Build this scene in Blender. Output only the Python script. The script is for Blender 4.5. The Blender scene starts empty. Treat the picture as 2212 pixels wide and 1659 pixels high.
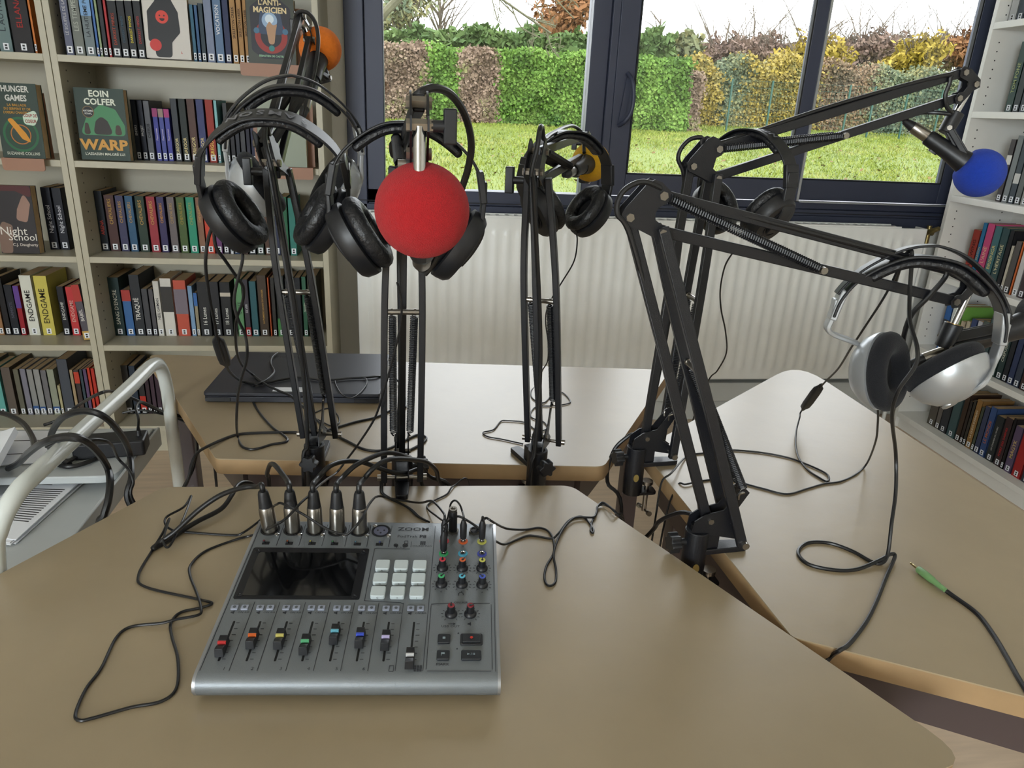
import bpy, math, random
import numpy as np
from mathutils import Matrix, Vector, Quaternion
random.seed(7); rng = np.random.default_rng(7)
PI = math.pi
S = bpy.context.scene
COL = S.collection
# ------------------------------------------------------------ camera
F, PITCH, ROLL, YAW, CAMZ = 1580.375, 0.358642, 0.0469213, 0.143138, 1.29731
CX, CY = 1106.0, 829.5
def _axes():
    f = np.array([math.sin(YAW)*math.cos(PITCH), math.cos(YAW)*math.cos(PITCH), -math.sin(PITCH)])
    r = np.array([math.cos(YAW), -math.sin(YAW), 0.0]); u = np.cross(r, f)
    c, s = math.cos(ROLL), math.sin(ROLL)
    return c*r+s*u, -s*r+c*u, f
RR, UU, FF = _axes()
C0 = np.array([0, 0, CAMZ])
cam = bpy.data.objects.new('camera', bpy.data.cameras.new('camera')); COL.objects.link(cam)
m = Matrix.Identity(4)
for i in range(3):
    m[i][0], m[i][1], m[i][2], m[i][3] = RR[i], UU[i], -FF[i], C0[i]
cam.matrix_world = m
cam.data.sensor_fit = 'HORIZONTAL'; cam.data.sensor_width = 36; cam.data.lens = F/2212*36
cam.data.clip_start = 0.02; cam.data.clip_end = 300
S.camera = cam
# surveying helpers: a sight line met with a known plane of the room
def _ray(px, py): return (px-CX)/F*RR-(py-CY)/F*UU+FF
def at(px, py, Y):
    d = _ray(px, py); return Vector(C0+d*(Y/d[1]))
def onz(px, py, z):
    d = _ray(px, py); return Vector(C0+d*((z-CAMZ)/d[2]))
def onx(px, py, x):
    d = _ray(px, py); return Vector(C0+d*(x/d[0]))
# ------------------------------------------------------------ light
SKY = 5.6
w = bpy.data.worlds.new('world'); S.world = w; w.use_nodes = True
nt = w.node_tree; nt.nodes.clear()
wo = nt.nodes.new('ShaderNodeOutputWorld'); bg = nt.nodes.new('ShaderNodeBackground')
tc = nt.nodes.new('ShaderNodeTexCoord'); nz = nt.nodes.new('ShaderNodeTexNoise'); cr = nt.nodes.new('ShaderNodeValToRGB')
nz.inputs['Scale'].default_value = 2.5; nz.inputs['Detail'].default_value = 5
cr.color_ramp.elements[0].position = .3; cr.color_ramp.elements[0].color = (.86, .90, 1, 1)
cr.color_ramp.elements[1].position = .7; cr.color_ramp.elements[1].color = (1, 1, 1, 1)
nt.links.new(tc.outputs['Generated'], nz.inputs['Vector']); nt.links.new(nz.outputs['Fac'], cr.inputs['Fac'])
nt.links.new(cr.outputs['Color'], bg.inputs['Color']); bg.inputs['Strength'].default_value = SKY
nt.links.new(bg.outputs[0], wo.inputs[0])
def area(name, loc, rot, sx, sy, power, col=(1, 1, 1), portal=False):
    l = bpy.data.lights.new(name, 'AREA'); l.shape = 'RECTANGLE'; l.size = sx; l.size_y = sy; l.energy = power; l.color = col
    o = bpy.data.objects.new(name, l); o.location = loc; o.rotation_euler = rot; COL.objects.link(o)
    if portal: l.cycles.is_portal = True
    return o
area('window_portal', (1.08, 3.32, 1.72), (-PI/2, 0, 0), 2.8, 1.8, 1, portal=True)
area('ceiling_fill', (-.9, -1.9, 2.66), (.5, 0, 0), 1.2, .6, 6, (1, .97, .93))  # pair of added fill lights, unseen behind the camera, no fittings modelled
area('ceiling_fill', (1.5, -1.9, 2.66), (.5, 0, 0), 1.2, .6, 8, (1, .97, .93))
area('rear_window_daylight', (-1.85, -3.86, 1.6), (PI/2, 0, -.35), 1.9, 1.3, 270, (.87, .95, 1))
S.view_settings.view_transform = 'Standard'; S.view_settings.look = 'None'
S.view_settings.gamma = 1; S.view_settings.exposure = 0; S.view_settings.use_curve_mapping = False
S.cycles.max_bounces = 8; S.cycles.diffuse_bounces = 4; S.cycles.glossy_bounces = 4; S.cycles.transparent_max_bounces = 16
S.cycles.sample_clamp_indirect = 6; S.cycles.caustics_reflective = False; S.cycles.caustics_refractive = False
# ------------------------------------------------------------ materials
def lin(c): return tuple(((x/255)/12.92 if x/255 <= .04045 else ((x/255+.055)/1.055)**2.4) for x in c)
MATS = {}
def mat(name, rgb, rough=.5, metal=0, bump=0, bscale=200, var=0, vscale=8, coat=0, spec=.5, sheen=0, stretch=None):
    if name in MATS: return MATS[name]
    m = bpy.data.materials.new(name); m.use_nodes = True; n = m.node_tree.nodes; L = m.node_tree.links
    b = n['Principled BSDF']; c = lin(rgb)
    b.inputs['Base Color'].default_value = (*c, 1); b.inputs['Roughness'].default_value = rough; b.inputs['Metallic'].default_value = metal
    b.inputs['Specular IOR Level'].default_value = spec
    if coat: b.inputs['Coat Weight'].default_value = coat; b.inputs['Coat Roughness'].default_value = .1
    if sheen: b.inputs['Sheen Weight'].default_value = sheen; b.inputs['Sheen Roughness'].default_value = .5
    t = n.new('ShaderNodeTexCoord'); mp = n.new('ShaderNodeMapping'); L.new(t.outputs['Object'], mp.inputs[0])
    if stretch: mp.inputs['Scale'].default_value = stretch
    if True:
        z = n.new('ShaderNodeTexNoise'); z.inputs['Scale'].default_value = vscale; z.inputs['Detail'].default_value = 6
        L.new(mp.outputs[0], z.inputs['Vector'])
        r = n.new('ShaderNodeValToRGB'); v = max(var, .03)
        r.color_ramp.elements[0].position = .3; r.color_ramp.elements[1].position = .7
        r.color_ramp.elements[0].color = (*[x*(1-v) for x in c], 1); r.color_ramp.elements[1].color = (*[min(1, x*(1+v)) for x in c], 1)
        L.new(z.outputs['Fac'], r.inputs['Fac']); L.new(r.outputs['Color'], b.inputs['Base Color'])
    if bump:
        z2 = n.new('ShaderNodeTexNoise'); z2.inputs['Scale'].default_value = bscale; z2.inputs['Detail'].default_value = 3
        L.new(mp.outputs[0], z2.inputs['Vector']); bp = n.new('ShaderNodeBump'); bp.inputs['Strength'].default_value = bump
        bp.inputs['Distance'].default_value = .002; L.new(z2.outputs['Fac'], bp.inputs['Height']); L.new(bp.outputs[0], b.inputs['Normal'])
    MATS[name] = m; return m
OUT = .42   # outdoor leaf colours darkened to offset the raised sky strength
def leafmat(name, cols, scale=.8):
    k_ = OUT**(1/2.2); cols = [tuple(x*k_ for x in c) for c in cols]
    m = bpy.data.materials.new(name); m.use_nodes = True; n = m.node_tree.nodes; L = m.node_tree.links; b = n['Principled BSDF']
    g = n.new('ShaderNodeNewGeometry'); t = n.new('ShaderNodeTexCoord'); z = n.new('ShaderNodeTexNoise'); z.inputs['Scale'].default_value = scale
    z.inputs['Detail'].default_value = 4; L.new(t.outputs['Object'], z.inputs['Vector'])
    ma = n.new('ShaderNodeMath'); ma.operation = 'MULTIPLY_ADD'; ma.inputs[1].default_value = .45; L.new(g.outputs['Random Per Island'], ma.inputs[0])
    ad = n.new('ShaderNodeMath'); ad.operation = 'MULTIPLY_ADD'; ad.inputs[1].default_value = 2.2; ad.inputs[2].default_value = -.82; L.new(z.outputs['Fac'], ad.inputs[0])
    L.new(ad.outputs[0], ma.inputs[2]); r = n.new('ShaderNodeValToRGB'); e = r.color_ramp.elements
    e[0].color = (*lin(cols[0]), 1); e[1].color = (*lin(cols[-1]), 1)
    for i, c in enumerate(cols[1:-1]): x = e.new((i+1)/(len(cols)-1)); x.color = (*lin(c), 1)
    L.new(ma.outputs[0], r.inputs['Fac']); L.new(r.outputs[0], b.inputs['Base Color']); b.inputs['Roughness'].default_value = .7
    b.inputs['Specular IOR Level'].default_value = .2
    return m
M_black = mat('black_plastic', (22, 23, 27), .42)
M_blackm = mat('black_powder_metal', (20, 21, 26), .38, .0, .15, 900)
M_rubber = mat('black_rubber', (24, 24, 27), .5)
M_cable = mat('cable_black', (20, 20, 22), .38)
M_chrome = mat('chrome', (205, 205, 205), .18, 1)
M_nickel = mat('satin_nickel', (150, 145, 138), .3, 1)
M_steel = mat('steel_silver', (176, 178, 180), .35, .7)
M_silver = mat('silver_paint', (172, 175, 178), .32, .5)
M_leather = mat('black_leatherette', (18, 19, 23), .42, 0, .9, 160)
M_velour = mat('black_velour', (14, 16, 22), .95, 0, .5, 900, sheen=.06)
M_cream_shade = mat('cream_melamine_shaded', (176, 170, 150), .42, var=.02)  # cream with the backlit shade of the left bookcases darkened into it
M_wcase = mat('white_melamine_lit', (240, 239, 234), .42, var=.02)  # right bookcase copy, window light brightened into the colour
M_white = mat('white_paint', (236, 236, 232), .5)
M_wall = mat('wall_plaster', (226, 224, 216), .8, 0, .3, 120)
M_rad = mat('radiator_enamel', (244, 245, 243), .3)
M_frame = mat('anthracite_aluminium', (58, 63, 82), .42, .1, .12, 1200)
M_gasket = mat('window_gasket', (14, 15, 18), .6)
M_lam = mat('beige_laminate', (158, 141, 113), .35, 0, .10, 45, var=.05, vscale=9, spec=.95)
M_edge = mat('table_edge_wood', (158, 130, 94), .5, var=.15, vscale=14)
M_brown = mat('brown_steel', (72, 60, 60), .4)
M_floor = mat('floor_vinyl', (206, 184, 160), .45, 0, .1, 60, var=.10, vscale=6, stretch=(1, 9, 1))
M_paper = mat('paper', (238, 240, 245), .8)
M_pages = mat('book_pages', (200, 172, 132), .85, 0, .5, 700, var=.12, vscale=30)
M_ink = mat('black_ink', (30, 30, 32), .6)
M_mixer = mat('mixer_silver', (120, 125, 129), .4, .35, .1, 900)
M_mixend = mat('mixer_side_silver', (166, 168, 172), .3, .7)
M_print = mat('dark_print', (40, 42, 48), .6)
M_pad = mat('pad_silicone', (196, 206, 208), .4)
M_screen = mat('screen_glass', (6, 7, 9), .05, coat=1)
M_lapt = mat('laptop_grey', (52, 54, 62), .36, .2)
M_trolley = mat('trolley_white', (214, 218, 214), .22, coat=.3)
M_tray = mat('trolley_tray', (186, 190, 190), .4)
M_gold = mat('gold_sticker', (170, 150, 90), .4, .6)
M_dbrown = mat('display_stand', (150, 108, 84), .5)
def cm(rgb, rough=.45, **k): return mat('colour_%02x%02x%02x' % tuple(rgb) + ('' if rough == .45 else '_%d' % int(rough*100)), rgb, rough+.12, spec=.25, **k)
def foam(name, rgb): return mat(name, rgb, .95, 0, 1.0, 1100, var=.06, vscale=200, sheen=.05)
# ------------------------------------------------------------ mesh builder
class MB:
    def __init__(s): s.v = []; s.f = []
    def add(s, vs, fs, M=None):
        o = len(s.v)
        s.v += [tuple(M @ Vector(v)) if M is not None else tuple(v) for v in vs]
        s.f += [tuple(i+o for i in f) for f in fs]; return s
    def box(s, c, d, M=None):
        x, y, z = d[0]/2, d[1]/2, d[2]/2
        vs = [(c[0]+i*x, c[1]+j*y, c[2]+k*z) for k in (-1, 1) for j in (-1, 1) for i in (-1, 1)]
        return s.add(vs, [(0, 2, 3, 1), (4, 5, 7, 6), (0, 1, 5, 4), (2, 6, 7, 3), (0, 4, 6, 2), (1, 3, 7, 5)], M)
    def span(s, a, b, M=None):
        return s.box([(a[i]+b[i])/2 for i in range(3)], [abs(b[i]-a[i]) for i in range(3)], M)
    def beam(s, p, q, wd, ht, side):
        p = Vector(p); q = Vector(q); d = (q-p).normalized(); sd = (Vector(side)-d*Vector(side).dot(d)).normalized(); u = sd.cross(d)
        vs = []
        for e in (p, q):
            for a, b in ((-1, -1), (1, -1), (1, 1), (-1, 1)): vs.append(e+sd*a*wd/2+u*b*ht/2)
        return s.add(vs, [(0, 3, 2, 1), (4, 5, 6, 7), (0, 1, 5, 4), (1, 2, 6, 5), (2, 3, 7, 6), (3, 0, 4, 7)])
    def cyl(s, p, q, r, r2=None, n=20):
        r2 = r if r2 is None else r2; p = Vector(p); q = Vector(q); d = (q-p).normalized()
        a = d.orthogonal().normalized(); b = d.cross(a)
        vs = []
        for e, rr in ((p, r), (q, r2)):
            for i in range(n): t = 2*PI*i/n; vs.append(e+a*math.cos(t)*rr+b*math.sin(t)*rr)
        return s.add(vs, [(i, (i+1) % n, n+(i+1) % n, n+i) for i in range(n)]+[tuple(range(n-1, -1, -1)), tuple(range(n, 2*n))])
    def tube(s, pts, r, n=8, closed=False, rs=None):
        P = [Vector(p) for p in pts]; N = len(P); a = None; vs = []
        for i in range(N):
            if closed: d = P[(i+1) % N]-P[i-1]
            else: d = P[min(i+1, N-1)]-P[max(i-1, 0)]
            if d.length < 1e-9: d = Vector((0, 0, 1))
            d.normalize()
            if a is None: a = d.orthogonal().normalized()
            a = (a-d*a.dot(d)); a = a.normalized() if a.length > 1e-6 else d.orthogonal().normalized()
            b = d.cross(a); rr = rs[i] if rs else r
            for k in range(n): t = 2*PI*k/n; vs.append(P[i]+a*math.cos(t)*rr+b*math.sin(t)*rr)
        fs = [(i*n+k, i*n+(k+1) % n, ((i+1) % N)*n+(k+1) % n, ((i+1) % N)*n+k) for i in range(N if closed else N-1) for k in range(n)]
        if not closed: fs += [tuple(range(n-1, -1, -1)), tuple(range((N-1)*n, N*n))]
        return s.add(vs, fs)
    def prism(s, poly, z0, z1, M=None):
        n = len(poly); vs = [(x, y, z0) for x, y in poly]+[(x, y, z1) for x, y in poly]
        return s.add(vs, [tuple(range(n-1, -1, -1)), tuple(range(n, 2*n))]+[(i, (i+1) % n, n+(i+1) % n, n+i) for i in range(n)], M)
    def lathe(s, prof, n=28, M=None):
        vs = []; fs = []; N = len(prof)
        for r, z in prof:
            for k in range(n): t = 2*PI*k/n; vs.append((r*math.cos(t), r*math.sin(t), z))
        for i in range(N-1):
            for k in range(n): fs.append((i*n+k, i*n+(k+1) % n, (i+1)*n+(k+1) % n, (i+1)*n+k))
        fs += [tuple(range(n-1, -1, -1)), tuple(range((N-1)*n, N*n))]
        return s.add(vs, fs, M)
    def strip(s, secs, closed=False):
        # secs: list of equal-length cross sections (closed loops)
        n = len(secs[0]); vs = [p for c in secs for p in c]; N = len(secs)
        fs = [(i*n+k, i*n+(k+1) % n, ((i+1) % N)*n+(k+1) % n, ((i+1) % N)*n+k) for i in range(N if closed else N-1) for k in range(n)]
        if not closed: fs += [tuple(range(n-1, -1, -1)), tuple(range((N-1)*n, N*n))]
        return s.add(vs, fs)
def rpoly(pts, r, seg=5):
    out = []; n = len(pts)
    for i in range(n):
        p = Vector(pts[i]); a = (Vector(pts[i-1])-p); b = (Vector(pts[(i+1) % n])-p)
        rr = r[i] if isinstance(r, (list, tuple)) else r
        if rr <= 0: out.append(tuple(p)); continue
        an = a.normalized(); bn = b.normalized(); ang = an.angle(bn); t = min(rr/math.tan(ang/2), a.length*.49, b.length*.49)
        p0 = p+an*t; p2 = p+bn*t
        for k in range(seg+1):
            u = k/seg; out.append(tuple(p0*(1-u)**2+p*2*u*(1-u)+p2*u*u))
    return out
def rrect(w_, h_, r, c=(0, 0), seg=4):
    x, y = w_/2, h_/2
    return [(p[0]+c[0], p[1]+c[1]) for p in rpoly([(-x, -y), (x, -y), (x, y), (-x, y)], r, seg)]
def spl(pts, sub=6):
    P = [Vector(p) for p in pts]; out = []; n = len(P)
    for i in range(n-1):
        p0 = P[max(i-1, 0)]; p1 = P[i]; p2 = P[i+1]; p3 = P[min(i+2, n-1)]
        for k in range(sub):
            t = k/sub
            out.append(.5*((2*p1)+(p2-p0)*t+(2*p0-5*p1+4*p2-p3)*t*t+(3*p1-p0-3*p2+p3)*t**3))
    out.append(P[-1]); return out
def axisM(p, d, up=(0, 0, 1)):
    # local z along d, origin p
    d = Vector(d).normalized(); u = Vector(up)
    if abs(d.dot(u)) > .99: u = Vector((0, 1, 0))
    x = u.cross(d).normalized(); y = d.cross(x)
    return Matrix(((x[0], y[0], d[0], p[0]), (x[1], y[1], d[1], p[1]), (x[2], y[2], d[2], p[2]), (0, 0, 0, 1)))
LOC = {}
def obj(name, mb, material, parent=None, local=False, smooth=True, bevel=0, kind=None, angle=38):
    me = bpy.data.meshes.new(name)
    off = Vector(LOC.get(parent.name, (0, 0, 0))) if (parent and not local) else Vector((0, 0, 0))
    vs = [(v[0]-off[0], v[1]-off[1], v[2]-off[2]) for v in mb.v]
    me.from_pydata(vs, [], mb.f); me.update()
    if smooth:
        me.shade_smooth() if hasattr(me, 'shade_smooth') else None
        me.set_sharp_from_angle(angle=math.radians(angle))
    me.materials.append(material)
    o = bpy.data.objects.new(name, me); COL.objects.link(o)
    if parent:
        o.parent = parent; LOC[o.name] = LOC.get(parent.name, (0, 0, 0)) if not local else (0, 0, 0)
    if bevel:
        bm = o.modifiers.new('bevel', 'BEVEL'); bm.width = bevel; bm.segments = 2; bm.limit_method = 'ANGLE'
    if kind: o['kind'] = kind
    return o
def thing(name, label, cat, loc=(0, 0, 0), rz=0, group=None):
    o = bpy.data.objects.new(name, None); COL.objects.link(o); o.empty_display_size = .05
    o.location = loc; o.rotation_euler = (0, 0, rz); LOC[o.name] = tuple(loc)
    o['label'] = label; o['category'] = cat
    if group: o['group'] = group
    return o
def tag(o, label, cat, group=None, kind=None):
    o['label'] = label; o['category'] = cat
    if group: o['group'] = group
    if kind: o['kind'] = kind
    return o
def struct(name, mb, material, label=None, **k):
    o = obj(name, mb, material, **k); o['kind'] = 'structure'
    if label: o['label'] = label
    return o
_tx = {}
def text(s, size, M, bold=0, ax='CENTER', depth=0, sx=1.0):
    key = (s, round(size, 5), bold, ax, sx)
    if key not in _tx:
        cu = bpy.data.curves.new('t', 'FONT'); cu.body = s; cu.size = size; cu.align_x = ax; cu.align_y = 'CENTER'; cu.offset = bold*size
        cu.resolution_u = 2; o = bpy.data.objects.new('t', cu); me = bpy.data.meshes.new_from_object(o)
        _tx[key] = ([(v.co[0]*sx, v.co[1], 0) for v in me.vertices], [tuple(p.vertices) for p in me.polygons])
        bpy.data.objects.remove(o); bpy.data.meshes.remove(me)
    b = MB(); b.add(*_tx[key], M); return b
def merge(*bs):
    o = MB()
    for b in bs: o.add(b.v, b.f)
    return o
ORD = ['zeroth', 'first', 'second', 'third', 'fourth', 'fifth', 'sixth', 'seventh', 'eighth', 'ninth', 'tenth', 'eleventh', 'twelfth', 'thirteenth',
       'fourteenth', 'fifteenth', 'sixteenth', 'seventeenth', 'eighteenth', 'nineteenth', 'twentieth', 'twenty-first', 'twenty-second', 'twenty-third',
       'twenty-fourth', 'twenty-fifth', 'twenty-sixth', 'twenty-seventh', 'twenty-eighth', 'twenty-ninth', 'thirtieth']
# ================================================================= ROOM
WY = 3.0; X0, X1, Y0, ZC = -2.9, 2.54, -3.9, 2.7
WX0, WX1, WZ0, WZ1 = -.245, 2.42, .885, 2.56
struct('floor', MB().span((X0-.2, Y0-.2, -.1), (X1+.2, WY+.25, 0)), M_floor, 'pale beige wood-look vinyl floor')
struct('ceiling', MB().span((X0-.2, Y0-.2, ZC), (X1+.2, WY+.25, ZC+.1)), M_white, smooth=False)
struct('wall_left', MB().span((X0-.2, Y0, 0), (X0, WY, ZC)), M_wall, smooth=False)
struct('wall_right', MB().span((X1, Y0, 0), (X1+.2, WY, ZC)), M_wall, smooth=False)
struct('wall_front', MB().span((X0-.2, Y0-.2, 0), (X1+.2, Y0, ZC)), M_wall, smooth=False)
struct('wall_back', MB().span((X0-.2, WY, 0), (WX0, WY+.25, ZC)).span((WX1, WY, 0), (X1+.2, WY+.25, ZC)).span((WX0, WY, 0), (WX1, WY+.25, WZ0)).span((WX0, WY, WZ1), (WX1, WY+.25, ZC)),
       M_wall, 'pale grey plaster wall around the window', smooth=False)
struct('baseboard_back', MB().span((-.28, 2.955, 0), (2.2, WY, .10)).span((-.28, 2.93, .10), (2.2, WY, .19)).span((-.28, 2.965, .19), (2.2, WY, .235)), mat('skirting', (205, 208, 206), .5), 'grey boxed skirting under the radiator', bevel=.003)
# window
G = MB(); Fr = MB(); Li = MB()
def fr(a, b, m=None): (m or Fr).span(a, b)
yf = 2.975
# outer frame
fr((WX0, yf, WZ0), (-.175, 3.08, WZ1)); fr((-.175, yf+.018, WZ0), (-.106, 3.08, WZ1))
fr((WX0, yf, WZ0), (WX1, 3.08, WZ0+.045)); fr((-.175, yf+.018, WZ0+.045), (.72, 3.08, .985)); fr((-.106, yf+.03, 2.44), (.7, 3.08, WZ1))
fr((.675, yf+.018, WZ0+.045), (.745, 3.08, WZ1)); fr((.745, yf, WZ0+.045), (.775, 3.08, WZ1))
fr((2.345, yf, WZ0), (WX1, 3.08, WZ1)); fr((.7, yf, WZ0+.045), (2.4, 3.08, .955)); fr((.7, yf+.02, .955), (2.4, 3.08, .985)); fr((.775, yf+.03, 2.46), (2.4, 3.08, WZ1))
struct('window_1', Fr, M_frame, 'dark blue-grey aluminium window frame', bevel=.003)
wroot = bpy.data.objects['window_1']; LOC['window_1'] = (0, 0, 0)
obj('glass_pane', MB().span((-.106, 3.035, .985), (.675, 3.041, 2.44)), None or mat('x', (1, 1, 1)), wroot)
def glassmat():
    m = bpy.data.materials.new('window_glass'); m.use_nodes = True; n = m.node_tree.nodes; L = m.node_tree.links; n.clear()
    o = n.new('ShaderNodeOutputMaterial'); mx = n.new('ShaderNodeMixShader'); t = n.new('ShaderNodeBsdfTransparent'); g = n.new('ShaderNodeBsdfGlossy'); f = n.new('ShaderNodeFresnel')
    f.inputs['IOR'].default_value = 1.45; g.inputs['Roughness'].default_value = .01; t.inputs['Color'].default_value = (.97, .985, .975, 1)
    L.new(f.outputs[0], mx.inputs[0]); L.new(t.outputs[0], mx.inputs[1]); L.new(g.outputs[0], mx.inputs[2]); L.new(mx.outputs[0], o.inputs[0]); return m
M_glass = glassmat()
for c in wroot.children: c.data.materials[0] = M_glass
def sash(x0, x1, gx0, gx1, yo, zt=2.47):
    s = MB().span((x0, yf+yo, .99), (gx0, yf+yo+.04, zt)).span((gx1, yf+yo, .99), (x1, yf+yo+.04, zt)).span((gx0, yf+yo, .99), (gx1, yf+yo+.04, 1.074)).span((gx0, yf+yo, zt-.07), (gx1, yf+yo+.04, zt))
    o = obj('sash', s, M_frame, wroot, bevel=.003)
    obj('glass_pane', MB().span((gx0, yf+yo+.018, 1.074), (gx1, yf+yo+.023, zt-.07)), M_glass, o)
    obj('gasket', MB().span((gx0, yf+yo-.001, 1.074), (gx0+.006, yf+yo+.017, zt-.07)).span((gx1-.006, yf+yo-.001, 1.074), (gx1, yf+yo+.017, zt-.07)).span((gx0, yf+yo-.001, 1.074), (gx1, yf+yo+.017, 1.079)), M_gasket, o)
    return o
s1 = sash(.775, 1.60, .852, 1.545, .0); s2 = sash(1.572, 2.345, 1.625, 2.275, .045)
obj('mullion_trim', MB().span((1.596, 2.968, .99), (1.606, 3.01, 2.47)), M_steel, wroot)
obj('sill_strip', MB().span((1.62, 2.972, .984), (2.345, 2.99, .99)), M_steel, wroot)
obj('drainage_strip', MB().span((-.245, 2.972, .940), (2.345, 2.9745, .943)), M_gasket, wroot)
# pull handle
hp = [at(1356, 158, 2.965), at(1366, 175, 2.94), at(1369, 205, 2.93), at(1364, 240, 2.93), at(1350, 262, 2.94), at(1336, 271, 2.965)]
hb = MB().tube(spl(hp), .008, 10); hb.add(*(lambda a: (a.v, a.f))(MB().prism(rrect(.022, .20, .01), 0, .01, Matrix.Translation(at(1350, 215, 2.975)) @ Matrix.Rotation(PI/2, 4, 'X') @ Matrix.Rotation(-.12, 4, 'Z'))))
obj('pull_handle', hb, M_frame, wroot)
# light sill under the window, above the radiator
# radiator
rad = thing('radiator', 'long cream ribbed panel radiator under the window', 'radiator', (.95, 2.85, .236))
rx0, rx1, rz0, rz1 = -.215, 2.14, .236, .905
prof = []; x = rx0+.035; pitch = .0475; grid = MB()
xs = []; k = 0
while x < rx1-.05:
    xs += [(x, 0), (x+.010, 0), (x+.016, -1), (x+.031, -1), (x+.037, 0)]; x += pitch
xs = [(rx0+.004, 0)]+xs+[(rx1-.004, 0)]
zs = [(rz0+.003, 0), (rz0+.04, 0), (rz0+.055, .7), (rz0+.07, 1), (rz1-.07, 1), (rz1-.055, .7), (rz1-.04, 0), (rz1-.003, 0)]
vs = [(a, 2.85-.0050*(b < 0)*q, z) for z, q in zs for a, b in xs]; nx = len(xs)
grid.add(vs, [(j*nx+i, j*nx+i+1, (j+1)*nx+i+1, (j+1)*nx+i) for j in range(len(zs)-1) for i in range(nx-1)])
obj('front_panel', grid, M_rad, rad, angle=60)
obj('casing', MB().span((rx0, 2.852, rz0), (rx1, 2.866, rz1)).span((rx0, 2.852, rz0), (rx0+.004, 2.93, rz1)).span((rx1-.004, 2.852, rz0), (rx1, 2.93, rz1)).span((rx0, 2.915, rz0+.01), (rx1-.1, 2.93, rz1)), M_rad, rad, bevel=.002)
gb = MB().span((rx0, 2.852, rz1), (rx1-.12, 2.858, rz1+.006)).span((rx0, 2.925, rz1), (rx1-.12, 2.932, rz1+.006))
for i in range(60): xx = rx0+.02+i*.037; gb.span((xx, 2.858, rz1), (xx+.012, 2.925, rz1+.004))
gr = obj('top_grille', gb, M_rad, rad)
vb = MB().cyl((rx1, 2.885, .885), (rx1+.05, 2.885, .885), .012).cyl((rx1+.03, 2.885, .84), (rx1+.03, 2.885, .915), .010).cyl((rx1+.03, 2.875, .89), (rx1+.04, 2.84, .91), .012, .009)
obj('valve', vb, mat('brass', (150, 135, 90), .35, .9), rad)
obj('pipe', MB().cyl((rx1+.03, 2.885, .0), (rx1+.03, 2.885, .84), .0085), M_white, rad)
# ================================================================= BOOKCASES
def bookcase(label, x0, x1, yfnt, yback, shelves, ztop, th=.02, axis='y'):
    """front faces -y; built in world coordinates"""
    t = thing('bookcase', label, 'bookcase', ((x0+x1)/2, (yfnt+yback)/2, 0))
    for xx in (x0, x1-th): obj('side_panel', MB().span((xx, yfnt, 0), (xx+th, yback, ztop)), M_cream_shade, t, bevel=.001, smooth=False)
    obj('back_panel', MB().span((x0+th, yback-.006, .05), (x1-th, yback, ztop)), M_cream_shade, t, smooth=False)
    for z in shelves: obj('shelf', MB().span((x0+th, yfnt, z-.021), (x1-th, yback-.006, z)), M_cream_shade, t, bevel=.001, smooth=False)
    obj('plinth', MB().span((x0+th, yfnt+.03, 0), (x1-th, yfnt+.05, shelves[-1]-.021)), M_cream_shade, t, smooth=False)
    hb = MB()
    for zz in np.arange(.2, ztop-.1, .032):
        if any(abs(zz-(s-.01)) < .03 for s in shelves): continue
        for yy in (yfnt+.05, yback-.07):
            hb.cyl((x0+th-.001, yy, zz), (x0+th+.0006, yy, zz), .0028, n=8)
    obj('peg_holes', hb, M_ink, t, kind='stuff'); return t
LZ = [1.715, 1.397, 1.076, .757, .437, .117]
bookcase('cream open bookcase against the back wall, nearest the window', -1.128, -.300, 2.68, 2.98, LZ, 2.05)
bookcase('cream open bookcase at the far left, beyond the double upright', -1.97, -1.130, 2.68, 2.98, LZ, 2.05)
RZ = [1.69, 1.37, 1.045, .72, .40, .076]
def right_case():
    t = thing('bookcase', 'white bookcase along the right wall, brightly lit by the window', 'bookcase', (2.36, 2.3, 0))
    th = .02; y0, y1 = 1.25, 2.872
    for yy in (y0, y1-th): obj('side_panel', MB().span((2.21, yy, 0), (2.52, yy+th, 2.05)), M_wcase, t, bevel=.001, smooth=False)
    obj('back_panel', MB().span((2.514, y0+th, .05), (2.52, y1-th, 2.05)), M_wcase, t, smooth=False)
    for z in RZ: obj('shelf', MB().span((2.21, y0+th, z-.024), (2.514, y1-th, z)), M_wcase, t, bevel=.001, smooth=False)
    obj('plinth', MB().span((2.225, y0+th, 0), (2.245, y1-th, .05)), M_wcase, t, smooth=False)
    hb = MB()
    for zz in np.arange(.15, 1.98, .032):
        if any(abs(zz-(s-.01)) < .03 for s in RZ): continue
        for xx in (2.25, 2.46): hb.cyl((xx, y1-th+.001, zz), (xx, y1-th-.0006, zz), .0028, n=8)
    obj('peg_holes', hb, M_ink, t, kind='stuff')
right_case()
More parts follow.
